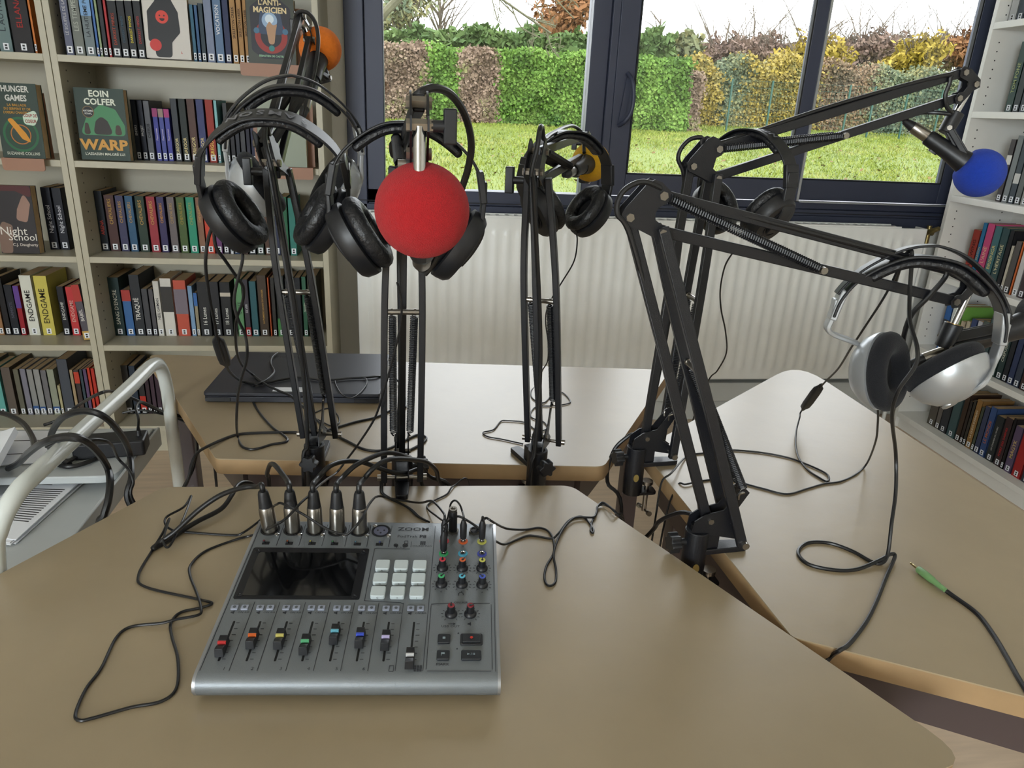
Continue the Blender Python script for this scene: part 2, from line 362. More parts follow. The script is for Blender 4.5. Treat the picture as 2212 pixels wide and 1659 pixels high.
# ================================================================= BOOKS
def book(label, group, p, wd, hh, dd, rgb, rot, title=None, tc=None, two=None, face=None, lean=0, lab=True, ts=1.0, tz=.45):
    """p: base centre of the spine; local: spine faces -y, width along x"""
    t = thing('book', label, 'book', p, rot, group)
    if lean: t.rotation_euler = (0, lean, rot)
    b = MB().span((-wd/2, 0, 0), (-wd/2+.0012, dd, hh)).span((wd/2-.0012, 0, 0), (wd/2, dd, hh)).span((-wd/2, 0, 0), (wd/2, .0015, hh))
    obj('cover', b, cm(rgb, .38), t, local=True, smooth=False)
    obj('page_block', MB().span((-wd/2+.0013, .0016, .001), (wd/2-.0013, dd-.003, hh-.001)), M_pages, t, local=True, smooth=False)
    R = Matrix.Rotation(PI/2, 4, 'X')
    if two:   # (rgb, z0 fraction, z1 fraction)
        for c, a, e in two: obj('spine_band', MB().span((-wd/2, -.0004, hh*a), (wd/2, .001, hh*e)), cm(c, .38), t, local=True, smooth=False)
    if lab and wd > .008:
        lw = min(wd*.62, .016)
        obj('shelf_mark', MB().span((-lw/2, -.0008, .006), (lw/2, .0002, .026)), M_paper, t, local=True, smooth=False)
        obj('shelf_mark_print', MB().span((-lw*.22, -.0011, .009), (lw*.22, -.0006, .0145)).span((-lw*.22, -.0011, .017), (lw*.22, -.0006, .0225)), M_ink, t, local=True, smooth=False)
    if title:
        n = len(title); size = min(wd*.62, hh*.62/(n*.6))*ts
        M = Matrix.Translation((0, -.0012, hh*tz+.01)) @ R @ Matrix.Rotation(PI/2, 4, 'Z')
        obj('title_print', text(title, size, M, .01), cm(tc or (220, 215, 200)), t, local=True, smooth=False)
    return t
def desc(rgb):
    r, g, b = rgb; mx = max(rgb); mn = min(rgb)
    if mx < 62: return 'black' if mx-mn < 14 else ('blackish blue' if b == mx else 'blackish green' if g == mx else 'blackish brown')
    if mx-mn < 22: return 'dark grey' if mx < 105 else 'grey' if mx < 175 else 'white'
    pre = 'dark ' if mx < 115 else 'pale ' if mn > 130 else ''
    if r == mx: base = 'red' if g < r*.5 and b < r*.62 else 'orange' if g < r*.66 and b < r*.5 else 'yellow' if g > r*.85 and b < r*.7 else 'pink' if b > g*1.1 else 'brown'
    elif g == mx: base = 'teal' if b > r*1.25 else 'green'
    else: base = 'purple' if r > g*1.1 else 'teal' if g > b*.85 else 'blue'
    return pre+base
def lrow(z, ybot, bay, shelf, items, start=1, dd=.14):
    for i, it in enumerate(items):
        x0, x1, yt, rgb = it[:4]; kw = it[4] if len(it) > 4 else {}
        yb = ybot[0]+(ybot[1]-ybot[0])*((x0-ybot[2])/(ybot[3]-ybot[2])) if len(ybot) > 2 else ybot[0]
        a = onz(x0, yb, z); b_ = onz(x1, yb, z); Y = min(max(a.y, 2.70), 2.80)
        a = at(x0, yb, Y); b_ = at(x1, yb, Y); top = at(x0-6, yt, Y).z
        wd = max(.006, b_.x-a.x-.001); hh = max(.1, min(top-z, .27))
        lab = '%s book, %s from the left, %s shelf, %s' % (desc(rgb), ORD[start+i], shelf, bay)
        book(lab, 'books on the %s shelf, %s' % (shelf, bay), ((a.x+b_.x)/2, Y, z+.0005), wd, hh, kw.pop('dd', dd), rgb, 0, **kw)
c1 = lambda *L: L
K = 3.95
def q(l, r, yt, rgb, oy=0, **kw): return (l/K, r/K, oy+yt/K, rgb, kw)
W_ = (225, 222, 212)
bayR = 'bookcase next to the window'; bayL = 'far left bookcase'
lrow(LZ[1], (117, 139, 142, 530), bayR, 'topmost visible', [
    q(568, 640, -330, (96, 100, 122), title='LE SOUFFLE DE LA HYENE', tc=(190, 190, 195)), q(644, 735, -330, (112, 116, 110), title='LES TEMPETES', tc=(170, 175, 165)),
    q(738, 828, -300, (112, 124, 128), two=[((120, 160, 205), .45, 1)], title='LA HUITIEME PORTE', tc=(50, 55, 60)), q(832, 858, -300, (70, 110, 175)), q(860, 886, -300, (140, 158, 120)),
    q(890, 930, -300, (40, 42, 48)), q(935, 962, -300, (176, 48, 52)),
    q(968, 1045, -230, (34, 35, 38), two=[((226, 224, 218), .68, 1)], title='DARKEST MINDS', tc=(170, 70, 50), tz=.3, ts=.75), q(1048, 1112, -230, (33, 35, 38), two=[((226, 224, 218), .68, 1)], title='DARKEST MINDS', tc=(60, 90, 110), tz=.3, ts=.75),
    q(1115, 1180, -230, (32, 34, 38), two=[((226, 224, 218), .68, 1)], title='DARKEST MINDS', tc=(215, 200, 60), tz=.3, ts=.75), q(1184, 1250, -230, (31, 33, 36), two=[((226, 224, 218), .68, 1)], title='DARKEST MINDS', tc=(170, 60, 60), tz=.3, ts=.75)])
lrow(LZ[1], (117, 139, 142, 530), bayR, 'topmost visible', [
    q(1655, 1690, 40, (50, 96, 120)), q(1694, 1725, 45, (52, 88, 130)), q(1728, 1770, 30, (44, 60, 70)), q(1774, 1845, -200, (120, 130, 155)), q(1850, 1925, -230, (92, 118, 150), title='VOCATION', tc=(225, 228, 232)),
    q(1930, 1985, -230, (42, 50, 84)), q(1992, 2045, -180, (168, 128, 78), title='SKELETON CREEK', tc=(40, 30, 25)), q(2048, 2096, -180, (166, 125, 75), title='SKELETON CREEK', tc=(40, 30, 25)), q(2100, 2145, -180, (164, 122, 72), title='SKELETON CREEK', tc=(40, 30, 25))], start=13)
lrow(LZ[1], (112, 112), bayL, 'topmost visible', [q(-160, -70, -200, (60, 62, 66)), q(-66, 0, -200, (80, 84, 92)), q(4, 120, -200, (108, 128, 128), title='L AUTRE', tc=(50, 60, 66)), q(128, 296, -260, (30, 26, 28), title='ELLANA', tc=(150, 40, 36), ts=.7), q(300, 326, -200, (196, 112, 44))])
lrow(LZ[2], (346, 352, 296, 480), bayR, 'second visible', [
    q(1172, 1218, 852, (34, 38, 46), title='ENFERS', tc=(190, 190, 190)), q(1224, 1272, 858, (36, 40, 52), title='PROJET', tc=(190, 190, 190)), q(1276, 1330, 862, (92, 94, 100), title='CHERUB', tc=(25, 25, 28)),
    q(1344, 1390, 925, (66, 70, 150), two=[((150, 60, 110), .84, 1)], title='Phaenomen', tc=(200, 190, 215), ts=.8), q(1394, 1438, 930, (72, 80, 152), two=[((150, 130, 120), .84, 1)], title='Phaenomen', tc=(200, 190, 215), ts=.8),
    q(1442, 1488, 932, (70, 72, 156), two=[((168, 60, 120), .84, 1)], title='Phaenomen', tc=(200, 190, 215), ts=.8),
    q(1504, 1560, 842, (58, 62, 68), title='GREGOR', tc=(226, 214, 160), tz=.2), q(1570, 1632, 845, (34, 42, 40), title='GREGOR', tc=(222, 205, 150), tz=.2), q(1640, 1708, 845, (82, 58, 52), title='GREGOR', tc=(222, 205, 150), tz=.2),
    q(1716, 1782, 850, (58, 64, 110), title='GREGOR', tc=(222, 205, 150), tz=.2), q(1792, 1860, 852, (150, 46, 34), title='GREGOR', tc=(236, 205, 100), tz=.2), q(1864, 1894, 858, (128, 182, 186), title='TEMPETE', tc=(40, 70, 80)),
    q(1935, 1975, 880, (60, 62, 64)), q(1980, 2020, 950, (36, 34, 40)), q(2024, 2062, 960, (44, 46, 56)), q(2066, 2110, 955, (70, 70, 74)), q(2114, 2150, 955, (38, 36, 52)), q(2154, 2200, 960, (40, 42, 70)), q(2204, 2250, 950, (64, 60, 58)), q(2254, 2300, 950, (34, 34, 40))])
lrow(LZ[3], (539, 539), bayL, 'third visible', [q(432, 512, 100, (38, 40, 50), 380, title='Night School', tc=(205, 205, 212)), q(522, 602, 105, (36, 38, 46), 380, title='Night School', tc=(205, 205, 212))], start=3)
lrow(LZ[3], (542, 549, 220, 500), bayR, 'third visible', [q(*a, oy=380, **k) for a, k in [
    ((872, 940, 130, (36, 42, 50)), dict(title='ARENA', tc=(190, 70, 60), tz=.35)), ((948, 1034, 165, (76, 50, 48)), dict(title='CHEVALIERS', tc=(178, 140, 70), tz=.66, ts=.8)),
    ((1040, 1112, 170, (62, 62, 92)), dict(title='CHEVALIERS', tc=(178, 140, 70), tz=.66, ts=.8)), ((1120, 1190, 172, (48, 86, 118)), dict(title='CHEVALIERS', tc=(180, 145, 80), tz=.66, ts=.8)),
    ((1204, 1286, 174, (38, 56, 46)), dict(title='CHEVALIERS', tc=(180, 145, 80), tz=.66, ts=.8)), ((1298, 1376, 178, (150, 50, 60)), dict(title='CHEVALIERS', tc=(190, 150, 80), tz=.66, ts=.8)),
    ((1384, 1450, 180, (56, 50, 90)), dict(title='CHEVALIERS', tc=(200, 140, 50), tz=.66, ts=.8)), ((1468, 1536, 182, (104, 96, 98)), dict(title='CHEVALIERS', tc=(170, 140, 90), tz=.66, ts=.8)),
    ((1548, 1620, 184, (72, 92, 50)), dict(title='CHEVALIERS', tc=(160, 140, 60), tz=.66, ts=.8)), ((1628, 1702, 184, (44, 140, 112)), dict(title='CHEVALIERS', tc=(150, 160, 90), tz=.66, ts=.8)),
    ((1708, 1764, 186, (132, 96, 76)), dict(title='CHEVALIERS', tc=(190, 150, 90), tz=.66, ts=.8)), ((1768, 1840, 188, (196, 66, 44)), dict(title='CHEVALIERS', tc=(220, 150, 60), tz=.66, ts=.8)),
    ((1846, 1906, 190, (96, 56, 104)), dict(title='CHEVALIERS', tc=(190, 140, 70), tz=.66, ts=.8)), ((1912, 1962, 190, (60, 56, 62)), {}), ((1968, 1998, 200, (200, 200, 205)), {}), ((2002, 2050, 195, (40, 60, 90)), {}),
    ((2056, 2120, 190, (70, 50, 44)), {}), ((2126, 2190, 195, (36, 40, 44)), {}), ((2196, 2260, 190, (48, 60, 52)), {}), ((2266, 2330, 190, (84, 60, 48)), {}), ((2336, 2400, 195, (40, 46, 70)), {}),
    ((2406, 2474, 180, (38, 96, 66)), {}), ((2480, 2540, 190, (52, 120, 110)), {})]])
lrow(LZ[4], (722, 722), bayL, 'fourth visible', [q(*a, oy=380, **k) for a, k in [
    ((-110, -10, 850, (70, 60, 52)), {}), ((-6, 44, 950, (150, 110, 76)), {}), ((50, 104, 860, (32, 30, 32)), {}), ((108, 180, 930, (30, 32, 40)), dict(title='NAMASTE', tc=(80, 80, 95), ts=.8)),
    ((184, 232, 940, (150, 34, 44)), dict(two=[((98, 66, 140), .55, 1)])), ((250, 352, 850, (220, 220, 208)), dict(title='ENDGAME', tc=(40, 38, 36), dd=.16)), ((368, 482, 855, (206, 192, 92)), dict(title='ENDGAME', tc=(60, 52, 30), dd=.16)),
    ((546, 606, 945, (34, 34, 40)), dict(title='ENDGAME', tc=(195, 195, 190))), ((620, 692, 948, (196, 60, 62)), dict(title='ENDGAME', tc=(220, 170, 160)))]])
book('grey leaning book with yellow foot, last on the fourth visible shelf, far left bookcase', 'books on the fourth visible shelf, far left bookcase', (at(743/K, 722, 2.735).x, 2.735, LZ[4]+.004), .026, .205, .14, (86, 82, 90), 0,
     two=[((205, 165, 90), 0, .16), ((176, 60, 54), .7, 1)], title='BABEL', tc=(220, 215, 210), lean=-.075, tz=.4)
lrow(LZ[4], (724, 724), bayR, 'fourth visible', [q(*a, oy=380, **k) for a, k in [
    ((985, 1078, 868, (38, 56, 56)), dict(title="SANG D'ENCRE", tc=(205, 205, 190), dd=.17)), ((1084, 1160, 975, (62, 104, 158)), dict(two=[((170, 62, 56), .76, 1)])), ((1162, 1250, 845, (44, 46, 50)), dict(title='TRAQUÉ', tc=(225, 222, 215), dd=.17, tz=.4)),
    ((1252, 1306, 965, (70, 70, 74)), {}), ((1310, 1352, 968, (78, 76, 80)), {}), ((1354, 1408, 898, (206, 202, 194)), dict(title='NEIL GAIMAN', tc=(50, 50, 54))),
    ((1416, 1512, 876, (214, 210, 202)), dict(two=[((58, 56, 54), .42, .86)], lab=True)), ((1524, 1632, 892, (188, 84, 66)), dict(two=[((120, 110, 120), .4, .84)])), ((1640, 1682, 940, (120, 152, 186)), {}), ((1684, 1716, 1000, (150, 140, 116)), dict(two=[((62, 106, 170), .7, 1)])),
    ((1720, 1816, 905, (42, 42, 44)), dict(title='16 Lunes', tc=(215, 215, 210), tz=.32, ts=.8)), ((1826, 1902, 905, (44, 44, 48)), dict(title='17 Lunes', tc=(210, 210, 205), tz=.32, ts=.9)), ((1910, 1998, 908, (40, 40, 42)), dict(title='18 Lunes', tc=(210, 210, 205), tz=.32, ts=.8, two=[((200, 190, 176), .74, .81)])),
    ((2036, 2096, 880, (98, 146, 104)), dict(title='QUETE', tc=(60, 80, 62)))]])
Kx = lambda a: (a*K)
lrow(LZ[4], (724, 724), bayR, 'fourth visible', [(532, 544, 604, (62, 58, 66), dict(title='SILVER', tc=(190, 190, 195), two=[((150, 40, 44), 0, .16)])), (546, 561, 608, (52, 96, 104), {}), (563, 583, 595, (72, 60, 50), dict(title='LA PREMIERE LECON DU SORCIER', tc=(190, 150, 80), ts=1)),
    (585, 589, 600, (190, 90, 50), dict(lab=False)), (591, 600, 600, (50, 48, 46), {}), (602, 620, 596, (42, 48, 44), dict(two=[((72, 130, 76), .0, .3)])), (622, 640, 602, (48, 48, 50), {}), (642, 655, 600, (32, 34, 38), {}), (657, 667, 598, (52, 96, 74), dict(title='Nicholas', tc=(200, 205, 190))), (669, 690, 596, (64, 62, 48), dict(title='WIELSTADT', tc=(195, 195, 180)))], start=15)
K2 = 4.608
lrow(LZ[5], (887, 887), bayL, 'fifth visible', [(a/K2, b/K2, 540+t/K2, c, k) for a, b, t, c, k in [
    (-120, -8, 1140, (70, 72, 70), {}), (-4, 70, 1170, (98, 166, 158), {}), (88, 182, 1170, (94, 84, 76), dict(dd=.17)), (205, 262, 1190, (100, 98, 84), {}), (272, 332, 1185, (122, 120, 132), {}), (338, 398, 1190, (140, 140, 138), dict(two=[((60, 90, 140), .12, .2)])), (402, 466, 1190, (146, 146, 144), dict(two=[((60, 90, 140), .1, .18)])),
    (470, 530, 1200, (112, 110, 112), {}), (534, 606, 1190, (146, 150, 132), dict(two=[((60, 90, 140), .1, .18)])), (610, 642, 1350, (176, 168, 130), {}), (646, 752, 1090, (74, 78, 86), dict(dd=.18)), (756, 792, 1195, (166, 144, 112), {}), (796, 848, 1195, (66, 56, 54), dict(two=[((190, 66, 46), .7, .95)])),
    (852, 884, 1190, (60, 74, 82), {}), (888, 926, 1188, (98, 76, 108), {}), (930, 962, 1175, (196, 66, 46), {}), (966, 1004, 1180, (186, 52, 40), {})]])
lrow(LZ[5], (885, 885), bayR, 'fifth visible', [(a/3.318, b/3.318, 740+t/3.318, c, k) for a, b, t, c, k in [
    (902, 958, 165, (60, 58, 56), {}), (962, 1008, 168, (50, 58, 70), {}), (1014, 1058, 190, (46, 44, 44), dict(two=[((180, 52, 40), .1, .4)])), (1062, 1094, 190, (56, 40, 46), {}), (1098, 1130, 200, (70, 52, 62), {}), (1134, 1168, 200, (62, 46, 56), {}),
    (1172, 1210, 190, (44, 48, 60), {}), (1214, 1250, 190, (60, 62, 60), {}), (1254, 1300, 190, (78, 56, 44), {})]])
# right bookcase rows; spines face -x
def rrow(z, ybase, shelf, items, xf=2.25):
    for i, (p0, p1, ptop, rgb, kw) in enumerate(items):
        a = onx(p0, ybase, xf); b_ = onx(p1, ybase, xf); top = onx((p0+p1)/2+14, ptop, xf).z
        wd = max(.008, abs(a.y-b_.y)-.0015); hh = max(.1, min(top-z, .26))
        book('%s book, %s along from the window, %s shelf of the right bookcase' % (desc(rgb), ORD[i+1], shelf), 'books on the %s shelf of the right bookcase' % shelf,
             (xf, (a.y+b_.y)/2, z+.0005), wd, hh, kw.pop('dd', .14), rgb, -PI/2, **kw)
rrow(RZ[0], 30, 'uppermost visible', [(2180, 2196, -120, (210, 212, 214), {}), (2197, 2212, -120, (60, 70, 80), {})])
rrow(RZ[1], 236, 'second visible', [(2170, 2185, 92, (40, 66, 60), dict(title='TOM PONE', tc=(170, 180, 120))), (2186, 2200, 92, (34, 44, 46), {}), (2201, 2218, 90, (52, 60, 66), {}), (2219, 2238, 90, (40, 48, 70), {})])
rrow(RZ[2], 432, 'third visible', [(2150, 2161, 300, (58, 52, 54), dict(two=[((224, 222, 216), .6, .75)])), (2163, 2176, 292, (120, 126, 128), {}), (2177, 2190, 292, (56, 66, 74), dict(two=[((200, 200, 196), .3, .45)])), (2191, 2204, 296, (96, 100, 98), {}), (2205, 2222, 296, (150, 150, 146), {}), (2223, 2240, 296, (60, 50, 50), {})])
rrow(RZ[3], 604, 'fourth visible', [(2076, 2092, 494, (158, 62, 52), dict(title='DARKWING', tc=(70, 28, 26))), (2093, 2102, 478, (50, 118, 164), dict(title='ERAGON', tc=(205, 190, 120))), (2103, 2119, 480, (206, 82, 130), dict(title="L'AINÉ", tc=(235, 190, 160))), (2120, 2136, 486, (74, 116, 122), dict(title='BRISINGR', tc=(215, 205, 140))),
    (2137, 2153, 490, (58, 82, 84), dict(title="L'HERITAGE", tc=(215, 210, 170))), (2154, 2164, 495, (34, 34, 38), {}), (2165, 2172, 530, (196, 188, 172), {}), (2173, 2186, 520, (92, 88, 86), {}), (2187, 2192, 520, (214, 110, 56), dict(lab=False)), (2193, 2206, 510, (206, 204, 204), {}), (2207, 2222, 505, (70, 60, 64), {}), (2223, 2240, 505, (90, 50, 50), {})])
rrow(RZ[4], 790, 'fifth visible', [(2012, 2026, 650, (62, 108, 176), dict(two=[((70, 74, 80), .36, .68)])), (2027, 2038, 650, (222, 228, 222), {}), (2039, 2050, 655, (118, 170, 78), {}), (2051, 2062, 690, (190, 174, 150), {}), (2063, 2072, 690, (196, 184, 160), {}), (2073, 2086, 685, (64, 78, 120), {}), (2087, 2098, 690, (190, 190, 196), {}), (2099, 2112, 690, (86, 96, 90), {}),
    (2113, 2126, 685, (72, 90, 92), {}), (2127, 2140, 685, (60, 66, 70), {}), (2141, 2155, 680, (58, 80, 74), {}), (2156, 2170, 680, (48, 66, 66), dict(title='CREPUSCULE', tc=(200, 205, 190))), (2171, 2183, 680, (40, 42, 48), {}), (2184, 2198, 680, (54, 64, 96), {}), (2199, 2214, 680, (60, 68, 84), {}), (2215, 2234, 680, (70, 50, 50), {})])
def rrowF():
    z = RZ[5]; L = [(2006, 2022, 900, (96, 90, 82), {}), (2023, 2031, 908, (110, 104, 98), {}), (2032, 2048, 911, (58, 60, 64), {}), (2049, 2066, 920, (70, 92, 94), {}), (2067, 2076, 931, (70, 54, 44), {}), (2077, 2082, 938, (54, 46, 42), {}), (2083, 2088, 943, (60, 56, 50), {}),
        (2089, 2100, 949, (148, 112, 66), dict(title="LA QUETE D'EWILAN", tc=(225, 215, 190))), (2101, 2106, 954, (76, 82, 70), {}), (2107, 2117, 959, (64, 70, 96), {}), (2118, 2131, 964, (58, 82, 130), dict(title='LE MONDE', tc=(190, 110, 70))), (2133, 2149, 973, (46, 50, 52), dict(title="LES CENDRES DE L'OUBLI", tc=(205, 205, 200))),
        (2150, 2165, 986, (58, 44, 46), dict(title='FORET DES DAMNES', tc=(190, 50, 50))), (2166, 2171, 990, (34, 32, 34), {}), (2172, 2188, 1000, (92, 78, 104), dict(title='MAGYK', tc=(205, 180, 120))), (2190, 2210, 1007, (160, 44, 44), {}), (2212, 2232, 1016, (60, 60, 70), {})]
    for i, (p0, p1, pb, rgb, kw) in enumerate(L):
        a = onz(p0, pb-4, z); b_ = onz(p1, pb+4, z); xf = 2.26
        a = onx(p0, pb-4, xf); b_ = onx(p1, pb+4, xf); wd = max(.008, abs(a.y-b_.y)-.0015)
        book('%s book, %s along from the window, bottom shelf of the right bookcase' % (desc(rgb), ORD[i+1]), 'books on the bottom shelf of the right bookcase', (xf, (a.y+b_.y)/2, z+.0005), wd, .2+.012*math.sin(i*2.1), .14, rgb, -PI/2, **kw)
rrowF()
# face-out books on stands
def facebook(label, px0, px1, pyt, pyb, Y, z, rgb, prints, thick=.03, stand=True, lean=.06, sw=None):
    a = at(px0, pyb, Y); b_ = at(px1, pyb, Y); wd = b_.x-a.x; hh = at((px0+px1)/2, pyt, Y).z-z-.004
    cx = (a.x+b_.x)/2
    t = thing('book', label, 'book', (cx, Y, z+.004)); t.rotation_euler = (-lean, 0, 0)
    obj('front_cover', MB().span((-wd/2, 0, 0), (wd/2, .0015, hh)).span((-wd/2, 0, 0), (-wd/2+.0015, thick, hh)).span((-wd/2, thick-.0015, 0), (wd/2, thick, hh)), cm(rgb, .3), t, local=True, smooth=False)
    obj('page_block', MB().span((-wd/2+.002, .0016, .001), (wd/2-.002, thick-.0018, hh-.001)), M_pages, t, local=True, smooth=False)
    R = Matrix.Rotation(PI/2, 4, 'X'); dz = [0]
    for p in prints:
        dz[0] += 1; yy = -.0003-.00015*dz[0]
        if p[0] == 'T':
            _, s_, sz, cx_, cz_, c_ = p[:6]; bo = p[6] if len(p) > 6 else .02; sx = p[7] if len(p) > 7 else 1
            o = text(s_, sz*hh, Matrix.Translation((cx_*wd, yy, cz_*hh)) @ R, bo, sx=sx)
        elif p[0] == 'C':
            _, r_, cx_, cz_, c_ = p[:5]; r0 = p[5] if len(p) > 5 else 0; n = 40
            if r0:
                o = MB(); vs = [(cx_*wd+rr*wd*math.cos(2*PI*k/n), yy, cz_*hh+rr*wd*math.sin(2*PI*k/n)) for rr in (r0, r_) for k in range(n)]
                o.add(vs, [(k, (k+1) % n, n+(k+1) % n, n+k) for k in range(n)])
            else: o = MB().add([(cx_*wd+r_*wd*math.cos(2*PI*k/n), yy, cz_*hh+r_*wd*math.sin(2*PI*k/n)) for k in range(n)], [tuple(range(n))])
        else:
            _, pts, c_ = p; pp = rpoly([(x*wd, y*hh) for x, y in pts], wd*.09, 5); o = MB().add([(x, yy, y) for x, y in pp], [tuple(range(len(pp)))])
        obj('cover_print', o, cm(c_, .3), t, local=True, smooth=False)
    if stand:
        s = thing('book_stand', 'brown book display stand holding the '+label.split(' book')[0]+' book', 'stand', (cx, Y, z))
        ww = (sw or wd)*.5
        obj('front_lip', MB().prism(rpoly([(-ww, -.035), (ww, -.035), (ww, .004), (-ww, .004)], [.01, .01, 0, 0]), 0, .004, Matrix.Translation((cx, Y-.012, z)) @ R), M_dbrown, s)
        obj('back_rest', MB().span((cx-ww, Y+thick+.02, z), (cx+ww, Y+thick+.023, z+hh*.9)), M_dbrown, s)
        obj('base_plate', MB().span((cx-ww, Y-.013, z+.0003), (cx+ww, Y+thick+.02, z+.003)), M_dbrown, s)
    return t
facebook('green-and-gold ringed face-out book on a stand, far left bookcase', 6, 97, 180, 331, 2.665, LZ[2], (44, 60, 52), [
    ('C', .42, 0, .32, (38, 96, 60), .36), ('C', .33, 0, .32, (30, 70, 48), .27), ('C', .24, 0, .32, (176, 110, 44), .215), ('P', [(-.28, .52), (-.16, .54), (.12, .34), (.24, .2), (.02, .26), (-.16, .42)], (206, 140, 40)),
    ('T', 'HUNGER', .11, 0, .92, (205, 205, 198), .03, .80), ('T', 'GAMES', .11, 0, .80, (205, 205, 198), .03, .82), ('T', 'LA BALLADE', .045, 0, .71, (190, 140, 50)), ('T', 'DU SERPENT ET DE', .045, 0, .66, (190, 140, 50), .02, .9), ('T', "L'OISEAU CHANTEUR", .045, -.02, .61, (190, 140, 50), .02, .8),
    ('P', [(.1, .58), (.42, .66), (.46, .54), (.36, .44), (.12, .46)], (196, 214, 196)), ('T', 'COUP DE', .055, .28, .575, (140, 30, 30), .03, .75), ('T', 'COEUR', .06, .28, .50, (140, 30, 30), .03, .75), ('T', 'SUZANNE COLLINS', .055, 0, .06, (190, 195, 180), .02, .9)], thick=.04)
facebook('dark green face-out book with gold lettering, beside the double upright', 176, 281, 191, 337, 2.69, LZ[2], (32, 52, 42), [
    ('P', [(-.46, .35), (-.3, .6), (.0, .78), (.3, .72), (.46, .5), (.46, .35)], (64, 128, 84)), ('P', [(-.2, .36), (-.12, .55), (0, .62), (.12, .55), (.22, .36)], (40, 32, 26)), ('P', [(-.38, .36), (-.34, .52), (-.28, .52), (-.24, .36)], (52, 36, 24)), ('P', [(.24, .36), (.28, .5), (.36, .5), (.4, .36)], (60, 42, 26)),
    ('T', 'EOIN', .12, 0, .92, (215, 220, 205), .03), ('T', 'COLFER', .12, 0, .81, (215, 220, 205), .03), ('C', .12, -.25, .67, (120, 96, 60)), ('C', .105, -.25, .67, (20, 22, 22)), ('T', 'ARTEMIS', .035, -.25, .685, (210, 210, 205)), ('T', 'FOWL', .035, -.25, .645, (210, 210, 205)),
    ('T', 'WARP', .2, 0, .21, (200, 146, 60), .04, 1.15), ('T', "L'ASSASSIN MALGRÉ LUI", .052, 0, .085, (205, 208, 195), .02)], thick=.035, stand=False)
facebook('white face-out book with black hooded figure and red disc', 318, 414, -20, 130, 2.69, LZ[1], (205, 200, 194), [
    ('P', [(-.42, .25), (-.4, .7), (-.2, .86), (-.2, 1.0), (.12, 1.0), (.16, .86), (.28, .7), (.3, .4), (.1, .25), (.08, .02), (-.28, .02), (-.3, .25)], (26, 26, 28)),
    ('C', .14, -.08, .62, (206, 62, 48)), ('C', .018, -.13, .64, (40, 20, 20)), ('C', .018, -.03, .64, (40, 20, 20)), ('P', [(-.15, .6), (-.01, .6), (-.05, .56), (-.11, .56)], (40, 20, 20)), ('C', .13, -.27, .2, (196, 50, 44)),
    ('T', 'L', .05, .3, .1, (200, 60, 50))], thick=.025, stand=False)
t = bpy.data.objects[-1] if False else None
facebook('dark face-out book with red arc and pale raised hand, on a stand', 538, 640, -6, 136, 2.675, LZ[1], (66, 70, 62), [
    ('P', [(-.42, .2), (-.42, .85), (-.2, .98), (.2, .98), (.42, .85), (.42, .2), (.2, .08), (-.2, .08)], (42, 42, 50)), ('C', .34, 0, .42, (150, 52, 48), .22), ('P', [(-.28, .45), (-.2, .82), (.2, .82), (.28, .45)], (60, 74, 100)), ('C', .16, -.02, .66, (150, 175, 205)), ('C', .09, -.02, .68, (215, 228, 240)),
    ('P', [(-.05, .3), (-.1, .56), (-.02, .66), (.04, .58), (.14, .62), (.1, .5), (.06, .3)], (178, 140, 110)), ('C', .06, -.3, .5, (70, 110, 140)), ('C', .06, 0, .24, (60, 130, 130)), ('C', .06, .3, .5, (70, 110, 140)),
    ('T', "L'ANTI-", .11, 0, .92, (215, 195, 150), .03), ('T', 'MAGICIEN', .12, 0, .81, (225, 205, 160), .03, .95), ('T', 'SEBASTIEN DE CASTELL', .04, .0, .12, (160, 205, 170))], thick=.03, sw=.20)
facebook('greyish green face-out book on a stand behind the headphones', 560, 663, 205, 352, 2.675, LZ[2], (140, 148, 132), [('T', 'PROMISE', .1, 0, .5, (160, 170, 140), .01)], thick=.03, sw=.2)
facebook('black face-out book with a pale figure and white script lettering', 2, 84, 402, 535, 2.70, LZ[3], (44, 40, 42), [
    ('P', [(-.5, .0), (-.5, .34), (-.36, .48), (-.1, .42), (-.2, .0)], (120, 96, 84)), ('P', [(.08, .66), (.3, .9), (.44, .74), (.3, .46), (.02, .5)], (150, 118, 104)), ('P', [(-.5, .92), (-.3, 1.0), (.5, 1.0), (.5, .82), (.1, .92)], (78, 34, 34)),
    ('T', 'Night', .17, -.1, .33, (222, 218, 210), .0), ('T', 'School', .15, .12, .24, (222, 218, 210), .0), ('T', 'C.J. Daugherty', .06, .16, .13, (190, 180, 172))], thick=.04, stand=False)
# ================================================================= TABLES
TZ = .74
def table(label, poly, radii, legs, apron):
    cx = sum(p[0] for p in poly)/len(poly); cy = sum(p[1] for p in poly)/len(poly)
    t = thing('table', label, 'table', (cx, cy, 0))
    pp = rpoly(poly, radii, 6)
    obj('laminate_top', MB().prism(pp, TZ-.0018, TZ), M_lam, t, smooth=False)
    obj('edge_band', MB().prism(pp, TZ-.028, TZ-.0018), M_edge, t)
    ab = MB(); n = len(apron)
    for i in range(n): a = apron[i]; b_ = apron[(i+1) % n]; ab.beam((a[0], a[1], TZ-.0635), (b_[0], b_[1], TZ-.0635), .025, .07, Vector((b_[1]-a[1], a[0]-b_[0], 0)))
    obj('apron', ab, M_brown, t)
    for x, y in legs:
        o = obj('leg', MB().prism(rrect(.04, .04, .004, (x, y)), .012, TZ-.028), M_brown, t)
        obj('foot', MB().prism(rrect(.044, .044, .006, (x, y)), 0, .012), M_black, o)
    return t
P = lambda px, py: tuple(onz(px, py, TZ))[:2]
def inset(poly, d):
    c = Vector((sum(p[0] for p in poly)/len(poly), sum(p[1] for p in poly)/len(poly)))
    return [tuple(Vector(p)+(c-Vector(p)).normalized()*d) for p in poly]
